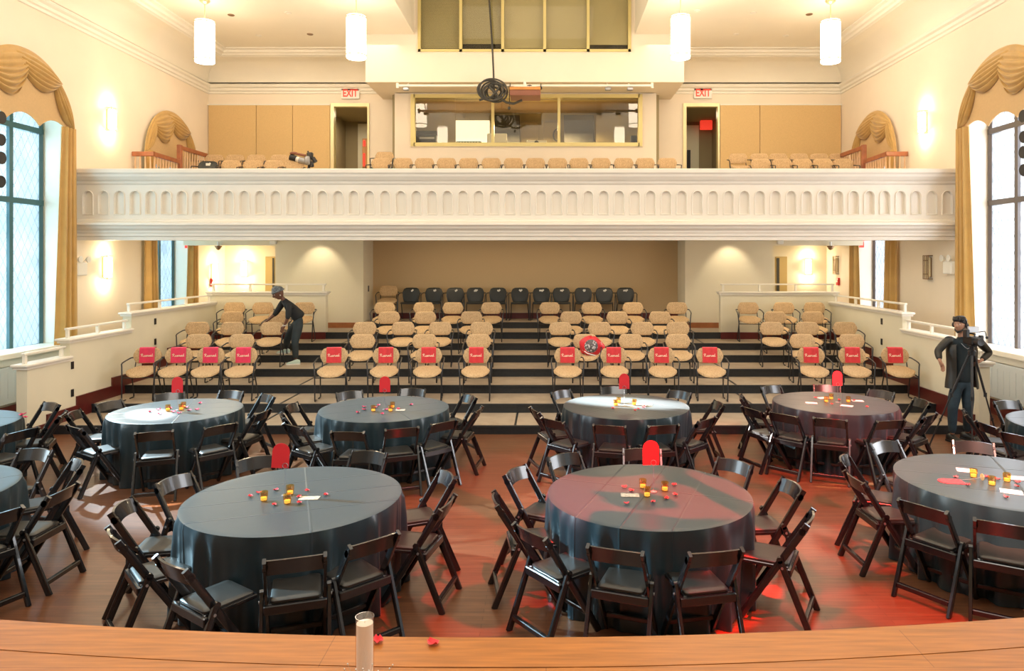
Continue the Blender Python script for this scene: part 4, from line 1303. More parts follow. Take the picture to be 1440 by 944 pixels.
# recessed ceiling lights and small ceiling devices
for i, (px, py, l) in enumerate(((325,21,'left group, upper left'),(405,18,'left group, upper right'),(364,50,'left group, lower left'),(436,48,'left group, lower right'),
        (980,15,'right group, upper left'),(1059,18,'right group, upper middle'),(1138,20,'right group, upper right'),(1035,48,'right group, lower left'),(1105,50,'right group, lower right'))):
    Y = (CEIL-EYE)*1000/(VY-py)
    d = MB().lathe([(0,-.004),(.045,-.004),(.055,-.012),(.07,-.012),(.075,0),(0,0)], 20).build('ceiling_downlight', M['bronze'] if i % 3 == 0 else M['white'], smooth=True)
    d.location = (PX(px, Y), Y, CEIL)
    tag(d, 'small round recessed ceiling light, %s' % l, 'ceiling light', 'recessed ceiling lights')

# ------------------------------------------------------------------ sconces
def make_sconce(lit):
    t = empty('wall_sconce')          # local +X into the room
    if lit:
        MB().bbox(.03, .13, -.075, .075, -.21, .21, .02).build('glass_shade', M['sconce_glow'], t)
    else:
        MB().bbox(.02, .08, -.075, .075, -.20, .20, .015).build('glass_shade', M['off_glass'], t)
    fr = MB(); k = .0045 if lit else .008
    xo_ = .135 if lit else .10
    for y in (-.095, .095): fr.box(xo_-.012, xo_, y-k, y+k, -.24, .24)
    for z in (-.24, -.14, .14, .24): fr.box(0 if abs(z) > .2 else xo_-.012, xo_, -.10, .10, z-k, z+k)
    if not lit:
        for y in (-.035, .035): fr.box(.088, .10, y-.005, y+.005, -.24, .24)
    fr.build('frame', M['brass' if lit else 'bronze'], t)
    MB().box(0, .03, -.06, .06, -.20, .20).build('back_plate', M['brass' if lit else 'bronze'], t)
    return t
litS = make_sconce(True); offS = make_sconce(False); usedS = {True: False, False: False}
SC = []
def sconce(loc, rz, lit, lab):
    src = litS if lit else offS
    o = src if not usedS[lit] else copy_tree(src); usedS[lit] = True
    o.location = loc; o.rotation_euler = (0, 0, rz)
    tag(o, lab, 'wall lamp', 'bronze-framed wall sconces')
    if lit: SC.append((loc, rz))
def yl(px): return XL*1000/(px-VX)
def yr(px): return XR*1000/(px-VX)
sconce((XL, yl(152), PZ(168, yl(152))), 0, True, 'lit bronze-framed sconce on the upper left wall')
sconce((XR, yr(1302), PZ(172, yr(1302))), PI, True, 'lit bronze-framed sconce on the upper right wall')
sconce((XL, yl(146), PZ(376, yl(146))), 0, True, 'lit sconce on the lower left wall between the windows')
sconce((XR, yr(1308), PZ(376, yr(1308))), PI, False, 'unlit bronze-framed sconce on the lower right wall beside the cameraman')
sconce((XL, yl(298), PZ(383, yl(298))), 0, True, 'lit sconce on the left wall behind the rear half wall')
sconce((XR, yr(1178), PZ(373, yr(1178))), PI, False, 'unlit bronze-framed sconce on the right wall behind the rear half wall')
sconce((PX(345,20), 20, PZ(378,20)), -PI/2, True, 'lit sconce on the left alcove wall beside the ochre door')
sconce((PX(1135,20), 20, PZ(375,20)), -PI/2, True, 'lit sconce on the right alcove wall beside the ochre door')

# ------------------------------------------------------------------ signs and devices
def textmesh(txt, size, depth, m, parent, loc, rot, name='lettering', sx=1.0):
    cu = bpy.data.curves.new(name, 'FONT'); cu.body = txt; cu.size = size; cu.extrude = depth; cu.align_x = 'CENTER'; cu.align_y = 'CENTER'; cu.offset = size*.02
    tmp = bpy.data.objects.new('tmp_text', cu); C.objects.link(tmp)
    bpy.context.view_layer.update()
    dg = bpy.context.evaluated_depsgraph_get()
    me = bpy.data.meshes.new_from_object(tmp.evaluated_get(dg)); me.name = name
    bpy.data.objects.remove(tmp)
    me.materials.clear(); me.materials.append(m)
    o = bpy.data.objects.new(name, me); C.objects.link(o)
    o.parent = parent; o.location = loc; o.rotation_euler = rot; o.scale = (sx, 1, 1)
    return o
def exit_sign(x, y, z, rz, lab, w=.48, h=.27, fs=.27):
    t = empty('exit_sign', (x, y, z), rz)
    MB().bbox(-w/2, w/2, -.05, 0, -h/2, h/2, .008).build('sign_box', M['white_pl'], t)
    textmesh('EXIT', fs, .004, M['red_sign'], t, (0, -.056, 0), (PI/2, 0, 0), 'exit_lettering', .72)
    tag(t, lab, 'exit sign', 'exit signs')
exit_sign(PX(492, YB-.1), YB-.02, PZ(132.5, YB), 0, 'white EXIT sign with red letters above the left balcony door')
exit_sign(PX(989, YB-.1), YB-.02, PZ(132, YB), 0, 'white EXIT sign with red letters above the right balcony door')
for side, px, py in (('left', 266, 343), ('right', 1209, 342)):
    y = 17.9; x = PX(px, y)
    t = empty('exit_sign', (x, y, PZ(py, y)))
    MB().bbox(-.10, .10, -.03, .03, -.11, .16, .006).build('sign_box', M['red_sign'], t)
    textmesh('EXIT', .12, .003, M['white_pl'], t, (0, -.034, 0), (PI/2, 0, 0), 'exit_lettering', .7)
    tag(t, 'small red exit sign under the %s end of the balcony' % side, 'exit sign')
def emlight(x, y, z, rz, lab, s=1.0):
    t = empty('emergency_light', (x, y, z), rz)        # local -Y into the room
    MB().bbox(-.15*s, .15*s, -.09, 0, -.16*s, .09*s, .015).build('battery_box', M['white_pl'], t)
    for q in (-1, 1):
        MB().lathe([(0,-.03),(.03,-.03),(.062,.03),(.066,.05),(0,.05)], 16, fn=lambda v, q=q: Vector((q*.12*s + v.x, -.10 - v.z*.7, .15*s + v.y))).build('lamp_head', M['white_pl'], t, smooth=True, angle=50)
        MB().tube([(q*.06*s,-.05,.08*s),(q*.12*s,-.07,.15*s)], .012, 6).build('bracket', M['white_pl'], t)
    tag(t, lab, 'emergency light')
emlight(XL, yl(110), PZ(376, yl(110)), PI/2, 'white twin-head emergency light on the left wall beside the big window')
emlight(XR, yr(1338), PZ(374, yr(1338)), -PI/2, 'white twin-head emergency light on the right wall above the cameraman')
emlight(PX(383,17.6), 17.70, PZ(339,17.6), 0, 'small twin-head emergency light on the beam above the left ochre door', .5)
emlight(PX(1098,17.6), 17.70, PZ(339,17.6), 0, 'small twin-head emergency light on the beam above the right ochre door', .5)
for px, s_ in ((307,'left'), (1168,'right')):
    y = 17.6
    d = MB().lathe([(0,-.085),(.035,-.075),(.06,-.045),(.065,-.02),(.085,-.015),(.09,0.02),(0,.02)], 20).build('dome_camera', M['bronze'], smooth=True)
    d.location = (PX(px,y), y, 3.07+.26); d.location.z = PZ(347, y)
    MB().tube([(0,0,.02),(0,0,.12)], .03, 10).build('mount', M['white_pl'], d)
    tag(d, 'small dark dome camera hanging in the %s alcove' % s_, 'security camera')
for side, px, py, X, s in (('left', 297, 397, XL, 1), ('right', 1180, 396, XR, -1)):
    y = X*1000/(px-VX)
    b = MB().bbox(min(X, X+s*.06), max(X, X+s*.06), y-.07, y+.07, PZ(py,y)-.10, PZ(py,y)+.10, .008).build('fire_alarm', M['red_alarm'])
    MB().box(min(X+s*.06, X+s*.066), max(X+s*.06, X+s*.066), y-.04, y+.04, PZ(py,y)-.02, PZ(py,y)+.03).build('pull_handle', M['white_pl'], b)
    tag(b, 'small red fire alarm box on the %s wall below the sconce' % side, 'fire alarm')
# outlet plates
for x, l in ((PX(517, 18.2), 'left'),):
    b = MB().box(-4.548, -4.54, 18.15, 18.25, 1.9, 2.05).build('wall_outlet', M['black'])
    tag(b, 'dark outlet plate on the side of the recess, left of the black chairs', 'outlet')

# ------------------------------------------------------------------ pipe, cables and projector in front of the booth
YPp = 16.9
pp = MB().tube([(PX(558,YPp), YPp, PZ(120.5,YPp)), (PX(918,YPp), YPp, PZ(120.5,YPp))], .03, 10)
for px in (559, 917): pp.tube([(PX(px,YPp), YPp, PZ(124,YPp)), (PX(px,YPp), YPp, PZ(117,YPp))], .035, 8)
for px in (571, 739, 855, 886): pp.tube([(PX(px,YPp), YPp, PZ(121,YPp)), (PX(px,YPp), YPp+.35, zsof)], .014, 6)
pipe = pp.build('lighting_pipe', M['white'], smooth=True)
tag(pipe, 'long white horizontal pipe under the projecting booth box', 'pipe')
for i, px in enumerate((571, 855, 886)):
    b = MB().bbox(-.07, .07, -.05, .05, -.09, -.02, .015).tube([(0,0,-.02),(0,0,.03)], .012, 6).build('pipe_spotlight', M['graymetal'])
    b.location = (PX(px,YPp), YPp, PZ(122,YPp))
    tag(b, 'tiny grey spotlight clamped under the white pipe, %s of three' % ['leftmost','middle','rightmost'][i], 'spotlight')
pj = empty('projector', (PX(739,YPp), YPp-.1, PZ(133,YPp)))
w2 = (PX(759.5,YPp)-PX(717.5,YPp))/2
MB().bbox(-w2, w2, -.3, .3, -.11, .02, .01).build('case', M['amber_gel'], pj)
MB().bbox(-w2-.005, w2+.005, -.31, .31, .02, .09, .008).build('upper_case', M['orangebox'], pj)
MB().bbox(-w2*.75, w2*.75, -.2, .2, .09, .13, .01).build('top_plate', M['white'], pj)
MB().ell((.10,-.1,.12), (.08,.10,.06)).build('lens_housing', M['black'], pj, smooth=True)
MB().tube([(-.02,.1,.12),(-.02,.1,.30)], .035, 10).build('mount_pole', M['white'], pj)
for q in (-1, 1): MB().tube([(q*(w2+.01),0,.09),(q*(w2+.01),.1,.26)], .012, 6).bbox(q*(w2+.01)-.03, q*(w2+.01)+.03, .04, .10, .12, .18, .01).build('side_clamp', M['black'], pj)
tag(pj, 'orange and dark red box-like projector hanging from the white pipe', 'projector')
cb = MB(); cy = YPp-.08
cb.tube([P(685,-84,cy), P(686,-70,cy), P(688,0,cy), P(692,60,cy), P(694,100,cy), P(695,140,cy)], .022, 8)
for q in range(7):
    rr = .17+.018*q; cx_ = PX(694+4*sin(q*2.1), cy); cz = PZ(130+2*cos(q*1.7), cy)
    cb.tube([(cx_+rr*1.15*cos(2*PI*i/28), cy-.03*q+.05*sin(4*PI*i/28+q), cz+rr*.92*sin(2*PI*i/28)) for i in range(28)], .021, 6, closed=True)
cb.tube([P(688,122,cy-.1), P(694,128,cy-.12), P(702,138,cy-.12), P(712,144,cy-.1), P(722,146,cy-.05), P(734,141,cy)], .030, 8)
cb.tube([P(704,120,cy-.1), P(697,130,cy-.14), P(690,137,cy-.12), P(683,138,cy-.1), P(674,141,cy-.1)], .026, 8)
cb.tube([P(716,122,cy), P(716.5,148,cy)], .010, 6)
cb.ell(P(716,152,cy), (.03,.03,.045))
cb.tube([P(697,135,cy-.05), P(698,141,cy-.05)], .05, 8)
cable = cb.build('coiled_cable', M['grey_cable'], smooth=True, angle=70)
tag(cable, 'dark coiled cable bundle hanging from the ceiling before the booth window', 'cable')

# equipment inside the booth
def tb(name, lab, cat, px0, px1, py0, py1, Y, m, d=.2):
    o = MB().bbox(PX(px0,Y), PX(px1,Y), Y, Y+d, PZ(py1,Y), PZ(py0,Y), .02).build(name, M[m]); tag(o, lab, cat); return o
dk = MB().box(CX0+.1, CX1-.1, 18.6, 19.6, PZ(202,18.6)-.05, PZ(202,18.6)).build('booth_desk', M['dark_room'])
tag(dk, 'long dark desk behind the booth window', 'desk')
dz = PZ(202,18.6)
def on_desk(name, lab, cat, px0, px1, hpx, Y, m, d=.25):
    o = MB().bbox(PX(px0,Y), PX(px1,Y), Y, Y+d, dz, dz+hpx*Y/1000, .02).build(name, M[m]); tag(o, lab, cat); return o
mon = on_desk('computer_monitor', 'pale square monitor on the booth desk behind the left mullion', 'monitor', 685, 713, 17, 18.9, 'white_pl', .08)
o = on_desk('sound_console', 'low black console on the desk in the left booth pane', 'console', 641, 677, 5, 18.8, 'black', .5)
for i in range(8):
    x = PX(644+4*i, 18.8); MB().box(x-.01, x+.01, 18.79, 18.80, dz+.03, dz+.08).build('fader', M['white_pl'], o)
o = on_desk('desk_projector', 'white projector with a dark round lens on the booth desk', 'projector', 740, 769, 6.5, 18.8, 'white_pl', .35)
MB().lathe([(0,0),(.055,0),(.05,-.03),(0,-.03)], 16, fn=lambda v: Vector((PX(754.5,18.8)+v.x, 18.80+v.z, dz+.065+v.y))).build('lens', M['black'], o)
o = on_desk('equipment_rack', 'dark equipment rack with small lights in the leftmost booth pane', 'equipment rack', 588, 613, 17, 19.0, 'dark_room', .4)
for k in range(4): MB().box(PX(590,19), PX(611,19), 18.985, 18.995, dz+.04+.075*k, dz+.085+.075*k).build('rack_unit', M['black'] if k % 2 else M['graymetal'], o)
o = on_desk('desk_chair_back', 'dark rounded chair back in the rightmost booth pane', 'chair', 887, 896, 15, 19.0, 'black', .1)
rg = MB().tube([(PX(783,21.2)+.10*cos(2*PI*i/20), 21.2, PZ(190,21.2)+.17*sin(2*PI*i/20)) for i in range(20)], .02, 6, closed=True).build('hanging_cable_loop', M['black'])
tag(rg, 'small dark loop of cable hanging inside the booth beside the right mullion', 'cable')

# ------------------------------------------------------------------ video camera on the balcony chair
cc = empty('balcony_video_camera', P(428, 224, 17.0))
def lc(px, py, dy=0): 
    p = P(px, py, 17.0); return (p.x-cc.location.x, dy, p.z-cc.location.z)
MB().tube([lc(408,221), lc(417,223.5)], .075, 12).build('lens_hood', M['black'], cc, smooth=True)
MB().tube([lc(414,223), lc(424,225.5)], .065, 12).build('lens_barrel', M['tape'], cc, smooth=True)
MB().tube([lc(421,225), lc(430,227.5)], .08, 12).bbox(lc(430,0)[0], lc(437,0)[0], -.1, .1, -.14, .06, .02).build('camera_body', M['graymetal'], cc, smooth=True)
MB().ell(lc(413,215.5), (.10,.05,.035)).tube([lc(413,215.5), lc(430,219)], .03, 8).build('microphone', M['amber_gel'], cc, smooth=True)
MB().bbox(lc(432,0)[0], lc(440,0)[0], -.06, .06, .0, .16, .02).tube([lc(434,216), lc(433,212.5)], .02, 6).tube([lc(440,222), lc(444,228)], .05, 8).bbox(lc(436,0)[0], lc(441,0)[0], -.05, .05, -.19, -.05, .02).build('handle_rig', M['blackplastic'], cc, smooth=True)
for dx in (-.12, .12):
    MB().tube([(.10,0,-.1), (.10+dx, .12, -.75)], .014, 6).build('support_leg', M['black'], cc)
MB().tube([(.10,0,-.1), (.12, -.16, -.75)], .014, 6).build('support_leg', M['black'], cc)
tag(cc, 'video camera with a pale lens barrel standing at the left balcony chairs', 'camera')

# ------------------------------------------------------------------ stage light booms at both edges of the frame
def boom(side, x, y, zs):
    s = 1 if side == 'left' else -1
    p = MB().tube([(x,y,3.3),(x,y,CEIL)], .024, 10).lathe([(0,0),(.10,0),(.10,.03),(0,.03)], 16, c=(x,y,CEIL-.03)).build('hanging_boom_pipe', M['black'], smooth=True)
    tag(p, 'black vertical pipe hanging from the ceiling at the %s frame edge' % side, 'pipe')
    for i, z in enumerate(zs):
        t = empty('stage_spotlight', (x, y-.05, z))
        tl = .35 if i % 2 else .15
        f = lambda v, tl=tl: Vector((s*(.06 + v.z*cos(tl)*.9 + v.x*sin(tl)*.3), -.08 + v.y, v.x*cos(tl) - v.z*sin(tl)))
        MB().lathe([(0,-.16),(.055,-.16),(.075,-.12),(.078,.02),(.065,.05),(.075,.10),(.080,.14),(.0,.135)], 16, fn=f).build('housing', M['black'], t, smooth=True, angle=40)
        MB().lathe([(.0,.141),(.062,.141),(.062,.146),(0,.146)], 16, fn=f).build('lens', M['blackplastic'], t)
        MB().tube([(0,0,.05),(s*.02,-.01,.11),(s*.09,-.08,.12),(s*.10,-.17,.05),(s*.09,-.17,-.0)], .010, 6).build('yoke', M['black'], t)
        MB().bbox(-.035, .035, -.02, .07, -.03, .03, .008).build('clamp', M['graymetal'], t)
        tag(t, 'black stage spotlight on the %s hanging pipe, %s' % (side, ['topmost','second from top','third from top','lowest'][i]), 'stage light', 'stage spotlights on the hanging pipes')
boom('left', PX(-7, 9.0), 9.0, [PZ(q, 9.0) for q in (166,194,222,252)])
boom('right', PX(1449, 9.0), 9.0, [PZ(q, 9.0) for q in (164,190,214,236)])

# ------------------------------------------------------------------ on the stage lip
cdl = empty('pillar_candle', (PX(513, 2.93), 2.93, 1.0))
r = .0385
MB().lathe([(0,.0),(r,.0),(r,.25),(r-.003,.25),(r-.003,.006),(0,.006)], 32).build('glass_cylinder', M['cylglass'], cdl, smooth=True, angle=50)
MB().lathe([(0,.008),(r-.005,.008),(r-.005,.222),(.02,.226),(.0,.222)], 32).tube([(0,0,.22),(0,0,.232)], .0015, 6).build('candle', M['wax'], cdl, smooth=True, angle=50)
tag(cdl, 'tall ivory candle in a clear glass cylinder on the orange stage edge', 'candle')
for px, py, rz_ in ((609,907,0),(531,904,1)):
    petal(px, py, 1.0, 'red petal on the stage edge, %s' % ('right of the candle by itself' if px > 600 else 'just right of the candle'), False, 1.25)
fl = MB(); st_m = MB()
rb = random.Random(3)
bxp, byp = PX(520, 2.86), 2.86
for k in range(46):
    a = rb.uniform(0, 6.28); rr = rb.uniform(.02, .14)
    x = bxp + rr*cos(a)*.9 + rb.uniform(-.03, .03); y = byp - .03 + rr*sin(a)*.25; z = 1.02 + rb.uniform(.0, .085)
    fl.ell((x, y, z), (.0032,.0032,.0032), 8, 6)
    st_m.tube([(bxp + (x-bxp)*.3, byp-.05, 1.002), (x, y, z)], .0007, 4)
sp = empty('dried_flower_sprig', (0,0,0))
fl.build('blossoms', M['paper'], sp, smooth=True); st_m.build('stems', M['paper_tan'], sp)
tag(sp, 'tiny white dried flower sprig lying at the foot of the tall candle', 'flowers')
# ------------------------------------------------------------------ people
def skin(name, chains, mt, parent=None, sub=2, root=0):
    """chains : list of lists of (x,y,z,r) ; identical points are merged"""
    me = bpy.data.meshes.new(name); verts = []; rad = []; idx = {}; edges = []; starts = []
    for ch in chains:
        prev = None
        for p in ch:
            key = (round(p[0],4), round(p[1],4), round(p[2],4))
            if key not in idx:
                idx[key] = len(verts); verts.append(p[:3]); rad.append((p[3], p[4] if len(p) > 4 else p[3]))
            i = idx[key]
            if prev is not None and prev != i: edges.append((prev, i))
            prev = i
    me.from_pydata(verts, edges, [])
    ob = bpy.data.objects.new('tmp_skin', me); C.objects.link(ob)
    sk = ob.modifiers.new('Skin', 'SKIN'); sk.use_smooth_shade = True
    sk.branch_smoothing = .4
    # a root in every connected part
    parent_ = list(range(len(verts)))
    def find(i):
        while parent_[i] != i: i = parent_[i]
        return i
    for a, b in edges: parent_[find(a)] = find(b)
    seen = set()
    layer = me.skin_vertices[0].data
    for i, r in enumerate(rad):
        layer[i].radius = r; rt = find(i)
        layer[i].use_root = rt not in seen; seen.add(rt)
    ss = ob.modifiers.new('Sub', 'SUBSURF'); ss.levels = sub; ss.render_levels = sub
    bpy.context.view_layer.update()
    dg = bpy.context.evaluated_depsgraph_get()
    m2 = bpy.data.meshes.new_from_object(ob.evaluated_get(dg)); m2.name = name
    bpy.data.objects.remove(ob)
    m2.materials.clear(); m2.materials.append(mt)
    for p in m2.polygons: p.use_smooth = True; p.material_index = 0
    o = bpy.data.objects.new(name, m2); C.objects.link(o)
    if parent is not None: o.parent = parent
    return o
def lerp(a, b, t): return tuple(a[i]+(b[i]-a[i])*t for i in range(3))
def hand(wrist, d, side, curl, s=1.0):
    """finger chains: d = direction of the hand, side = across the palm (toward the thumb)"""
    w = Vector(wrist); d = Vector(d).normalized(); sd = Vector(side); sd = (sd - d*sd.dot(d)).normalized(); nrm = d.cross(sd)
    out = []
    palm = w + d*.05*s; kn = w + d*.09*s
    out.append([(*w, .026*s), (*palm, .034*s, .020*s), (*kn, .030*s, .018*s)])
    for k, (off, ln) in enumerate(((.030,.068),(.010,.078),(-.010,.072),(-.030,.056))):
        b0 = w + d*.065*s + sd*off*s*.8; b1 = w + d*.098*s + sd*off*s
        dd = (d*cos(curl) + nrm*sin(curl)); m1 = b1 + dd*ln*.5*s
        d2 = (d*cos(curl*2.1) + nrm*sin(curl*2.1)); e = m1 + d2*ln*.5*s
        out.append([(*b0, .009*s), (*b1, .009*s), (*m1, .0085*s), (*e, .0070*s)])
    t0 = w + d*.03*s + sd*.018*s; t1 = w + d*.055*s + sd*.048*s + nrm*.01*s; t2 = w + d*.085*s + sd*.056*s + nrm*.022*s
    out.append([(*t0, .012*s), (*t1, .010*s), (*t2, .0085*s)])
    return out

def head_mesh(c, fwd, up, s=1.0):
    """a sculpted head : c = centre, fwd = face direction"""
    f = Vector(fwd).normalized(); u = Vector(up); u = (u - f*u.dot(f)).normalized(); r = f.cross(u)
    c = Vector(c)
    n, m = 40, 28; rings = []
    for j in range(1, m):
        ph = PI*j/m; row = []
        zz = -cos(ph)
        for i in range(n):
            th = 2*PI*i/n
            x = sin(ph)*sin(th); y = sin(ph)*cos(th); z = zz
            X_ = x*.076; Y_ = y*.096; Z_ = z*.118
            if z < 0:                       # jaw
                X_ *= 1 + .30*z; Y_ *= 1 + (.10*z if y > 0 else .30*z)
            if y > 0:
                # brow, eye sockets, nose, lips, chin
                g = lambda x0, z0, sx, sz: math.exp(-((X_-x0)/sx)**2 - ((Z_-z0)/sz)**2)
                Y_ += .020*g(0,-.022,.011,.020) + .012*g(0,-.002,.009,.022) + .008*g(0,-.032,.018,.010)
                Y_ -= .010*g(.030,.006,.016,.012) + .010*g(-.030,.006,.016,.012)
                Y_ += .006*g(0,.026,.045,.010) + .008*g(0,-.058,.022,.007) + .007*g(0,-.068,.018,.006) - .005*g(0,-.063,.03,.003)
                Y_ += .008*g(0,-.098,.022,.014) + .004*g(.045,-.02,.015,.015) + .004*g(-.045,-.02,.015,.015)
            row.append(c + r*X_*s + f*Y_*s + u*Z_*s)
        rings.append(row)
    return rings, (c, f, u, r)
def add_face(parent, fr, s, eye=True, lipcol=None):
    c, f, u, r = fr
    for q in (-1, 1):
        p = c + r*q*.030*s + f*.0745*s + u*.005*s
        MB().ell(p, (.0105*s,)*3, 10, 8).build('eye', M['eye'], parent, smooth=True)
        MB().ell(p + f*.0075*s, (.0055*s,)*3, 8, 6).build('pupil', M['hair'], parent, smooth=True)
        e = c + r*q*.076*s - f*.004*s - u*.012*s
        MB().tube([e+u*.026*s-f*.006*s, e+u*.012*s+r*q*.010*s-f*.012*s, e-u*.012*s+r*q*.008*s-f*.006*s, e-u*.026*s], [.006*s,.010*s,.009*s,.005*s], 8).build('ear', parent.data.materials[0], parent, smooth=True)
        b = c + f*.094*s + u*.024*s
        MB().tube([b + r*q*.012*s - f*.002*s, b + r*q*.030*s + u*.004*s - f*.008*s, b + r*q*.048*s - f*.022*s], .0032*s, 6).build('eyebrow', M['hair'], parent, smooth=True)
    l = c + f*.100*s - u*.063*s
    MB().tube([l + r*.020*s - f*.012*s, l, l - r*.020*s - f*.012*s], .005*s, 6).build('mouth', lipcol or M['skin_tan'], parent, smooth=True)

def build_person(P_, label, mats, sc=1.0):
    """P_ : joint dictionary (world)"""
    sk = mats['skin']
    chains = []
    pel, ch, nk = P_['pelvis'], P_['chest'], P_['neck']
    mid = lerp(pel, ch, .5)
    hd = P_['head']
    chains.append([(*pel,.075,.075),(*mid,.07,.07),(*ch,.075,.075),(*nk,.048),(*lerp(nk,hd,.6),.048)])
    for q in ('l','r'):
        sh, el, wr = P_['sh_'+q], P_['el_'+q], P_['wr_'+q]
        chains.append([(*ch,.075,.075),(*sh,.042),(*lerp(sh,el,.5),.046),(*el,.036),(*lerp(el,wr,.35),.036),(*wr,.023)])
        hip, kn, an = P_['hip_'+q], P_['kn_'+q], P_['an_'+q]
        chains.append([(*pel,.075,.075),(*hip,.06),(*lerp(hip,kn,.5),.072),(*kn,.052),(*lerp(kn,an,.35),.052),(*an,.034)])
        chains += hand(wr, P_['hd_'+q], P_['th_'+q], P_['curl_'+q])
    rings, fr = head_mesh(hd, P_['fwd'], P_['up'], P_.get('hs', 1))
    body = skin('person', chains, sk)
    # merge the sculpted head into the same mesh
    bm = bmesh.new(); bm.from_mesh(body.data)
    vs = [[bm.verts.new(p) for p in rg] for rg in rings]
    for a, b in zip(vs[:-1], vs[1:]):
        for i in range(len(a)):
            fc = bm.faces.new((a[i], a[(i+1)%len(a)], b[(i+1)%len(a)], b[i])); fc.smooth = True
    bm.faces.new(list(reversed(vs[0]))).smooth = True; bm.faces.new(vs[-1]).smooth = True
    bmesh.ops.recalc_face_normals(bm, faces=bm.faces)
    bm.to_mesh(body.data); bm.free()
    tag(body, label, 'person')
    add_face(body, fr, P_.get('hs', 1), lipcol=mats.get('lip'))
    return body, fr

# ---- the woman bending over a chair
Yb = 14.62
def W(px, py, Y=Yb): p = P(px, py, Y); return (p.x, p.y, p.z)
J = dict(
    pelvis=W(421.5,447,14.72), chest=W(404.5,428.5,14.66), neck=W(397.6,420.2,14.62), head=W(391.4,412.6,14.58),
    sh_l=W(406.5,430.5,14.48), el_l=W(405,446,14.40), wr_l=W(400.0,458.0,14.42),
    sh_r=W(398.5,424.5,14.80), el_r=W(387.5,441.5,14.72), wr_r=W(374.5,452.0,14.62),
    hip_l=W(420,456,14.62), kn_l=W(414.5,481,14.52), an_l=(W(416,506,14.50)[0], 14.50, TP[3]+.10),
    hip_r=W(417,455,14.82), kn_r=W(404.5,474.5,14.86), an_r=(W(402,492,15.10)[0], 15.10, TP[4]+.10),
    hd_l=(-.35,-.15,-.8), th_l=(-.8,.2,.3), curl_l=.35, hd_r=(-.75,-.1,-.6), th_r=(.2,-.9,-.2), curl_r=.25,
    fwd=(-.72,-.45,-.42), up=(-.35,-.1,.93), hs=1.12)
wm, fr = build_person(J, 'person in a black top, trousers and head wrap bending over an armchair', {'skin': M['skin_dark'], 'lip': mat('dark_rose_lips', (.22,.05,.045), .5)})
def garment_top(J, m, r=1.0, name='sweater', cuff=1.0, low=.0, torso=1.0):
    chs = []
    pel, ch, nk = J['pelvis'], J['chest'], J['neck']
    mid = lerp(pel, ch, .5)
    chs.append([(*lerp(pel, ch, low-.12),.155*torso,.135*torso),(*lerp(pel, ch, .2),.15*torso,.132*torso),(*mid,.142*torso,.125*torso),(*ch,.160*torso,.135*torso),(*lerp(ch,nk,.62),.080,.075),(*lerp(ch,nk,.9),.060,.060)])
    for q in ('l','r'):
        sh, el, wr = J['sh_'+q], J['el_'+q], J['wr_'+q]
        end = lerp(el, wr, cuff)
        c = [(*ch,.160*torso,.135*torso),(*sh,.070*r),(*lerp(sh,el,.5),.060*r),(*el,.050*r)]
        c.append((*end,.036*r))
        chs.append(c)
    return skin(name, chs, m)
def garment_legs(J, m, r=1.0, name='trousers'):
    chs = []; pel = J['pelvis']
    chs.append([(*lerp(pel, J['chest'], .16),.135*r,.11*r),(*pel,.145*r,.118*r)])
    for q in ('l','r'):
        hip, kn, an = J['hip_'+q], J['kn_'+q], J['an_'+q]
        chs.append([(*pel,.145*r,.118*r),(*hip,.105*r),(*lerp(hip,kn,.5),.090*r),(*kn,.070*r),(*lerp(kn,an,.4),.066*r),(*lerp(kn,an,.95),.050*r)])
    return skin(name, chs, m)
def shoe(an, d, m, parent, s=1.0, zf=0.0, sole=None):
    d = Vector((d[0], d[1], 0)).normalized(); sd = Vector((-d.y, d.x, 0)); a = Vector((an[0], an[1], zf))
    rings = []
    prof = [(-.085,.028,.060),(-.075,.036,.085),(-.03,.040,.105),(.02,.040,.095),(.07,.044,.070),(.12,.048,.055),(.16,.044,.045),(.185,.028,.030)]
    for t, w, h in prof:
        row = []
        for i in range(14):
            th = 2*PI*i/14
            y = w*math.copysign(abs(cos(th))**.7, cos(th)); z = .004 + h*.5 + h*.5*math.copysign(abs(sin(th))**.7, sin(th))
            row.append(a + d*t*s + sd*y*s + Vector((0,0,z*s)))
        rings.append(row)
    o = MB().loft(rings).build('shoe', m, parent, smooth=True, angle=80)
    rs = []
    for t, w, h in prof:
        w += .004
        rs.append([a + d*t*1.03*s + sd*w*s + Vector((0,0,.0)), a + d*t*1.03*s - sd*w*s, a + d*t*1.03*s - sd*w*s + Vector((0,0,.022*s)), a + d*t*1.03*s + sd*w*s + Vector((0,0,.022*s))])
    MB().loft(rs).build('sole', sole or m, o)
    return o
for g in (garment_top(J, M['blacktee'], 1.1, 'sweater', .30, 0, 1.12), garment_legs(J, M['slate'], 1.14)):
    g.parent = wm
c, f, u, r = fr
cap = []; f = f*1.12; u = u*1.12; r = r*1.12
for j in range(0, 12):
    ph = PI*.5*j/11
    row = []
    for i in range(28):
        th = 2*PI*i/28
        bump = 1 + .035*sin(5*th+j)
        x = cos(ph)**.7*sin(th)*.088*bump; y = cos(ph)**.7*cos(th)*.108*bump - .012; z = sin(ph)*.105 + .030 + .004*sin(3*th) - .010*cos(th)*-1
        row.append(c + r*x + f*y + u*z)
    cap.append(row)
mb = MB().loft(cap)
mb.tube([c + r*.086*sin(2*PI*i/28) + f*(.108*cos(2*PI*i/28)-.012) + u*(.034+.008*cos(2*PI*i/28)) for i in range(28)], .016, 8, closed=True)
mb.ell(c + u*.125 - f*.02, (.03,.03,.022))
mb.build('head_wrap', M['wrapm'], wm, smooth=True, angle=180)
MB().tube([c - r*.080 - u*.035, c - r*.082 - u*.055], .010, 8).build('earring', M['white_pl'], wm)
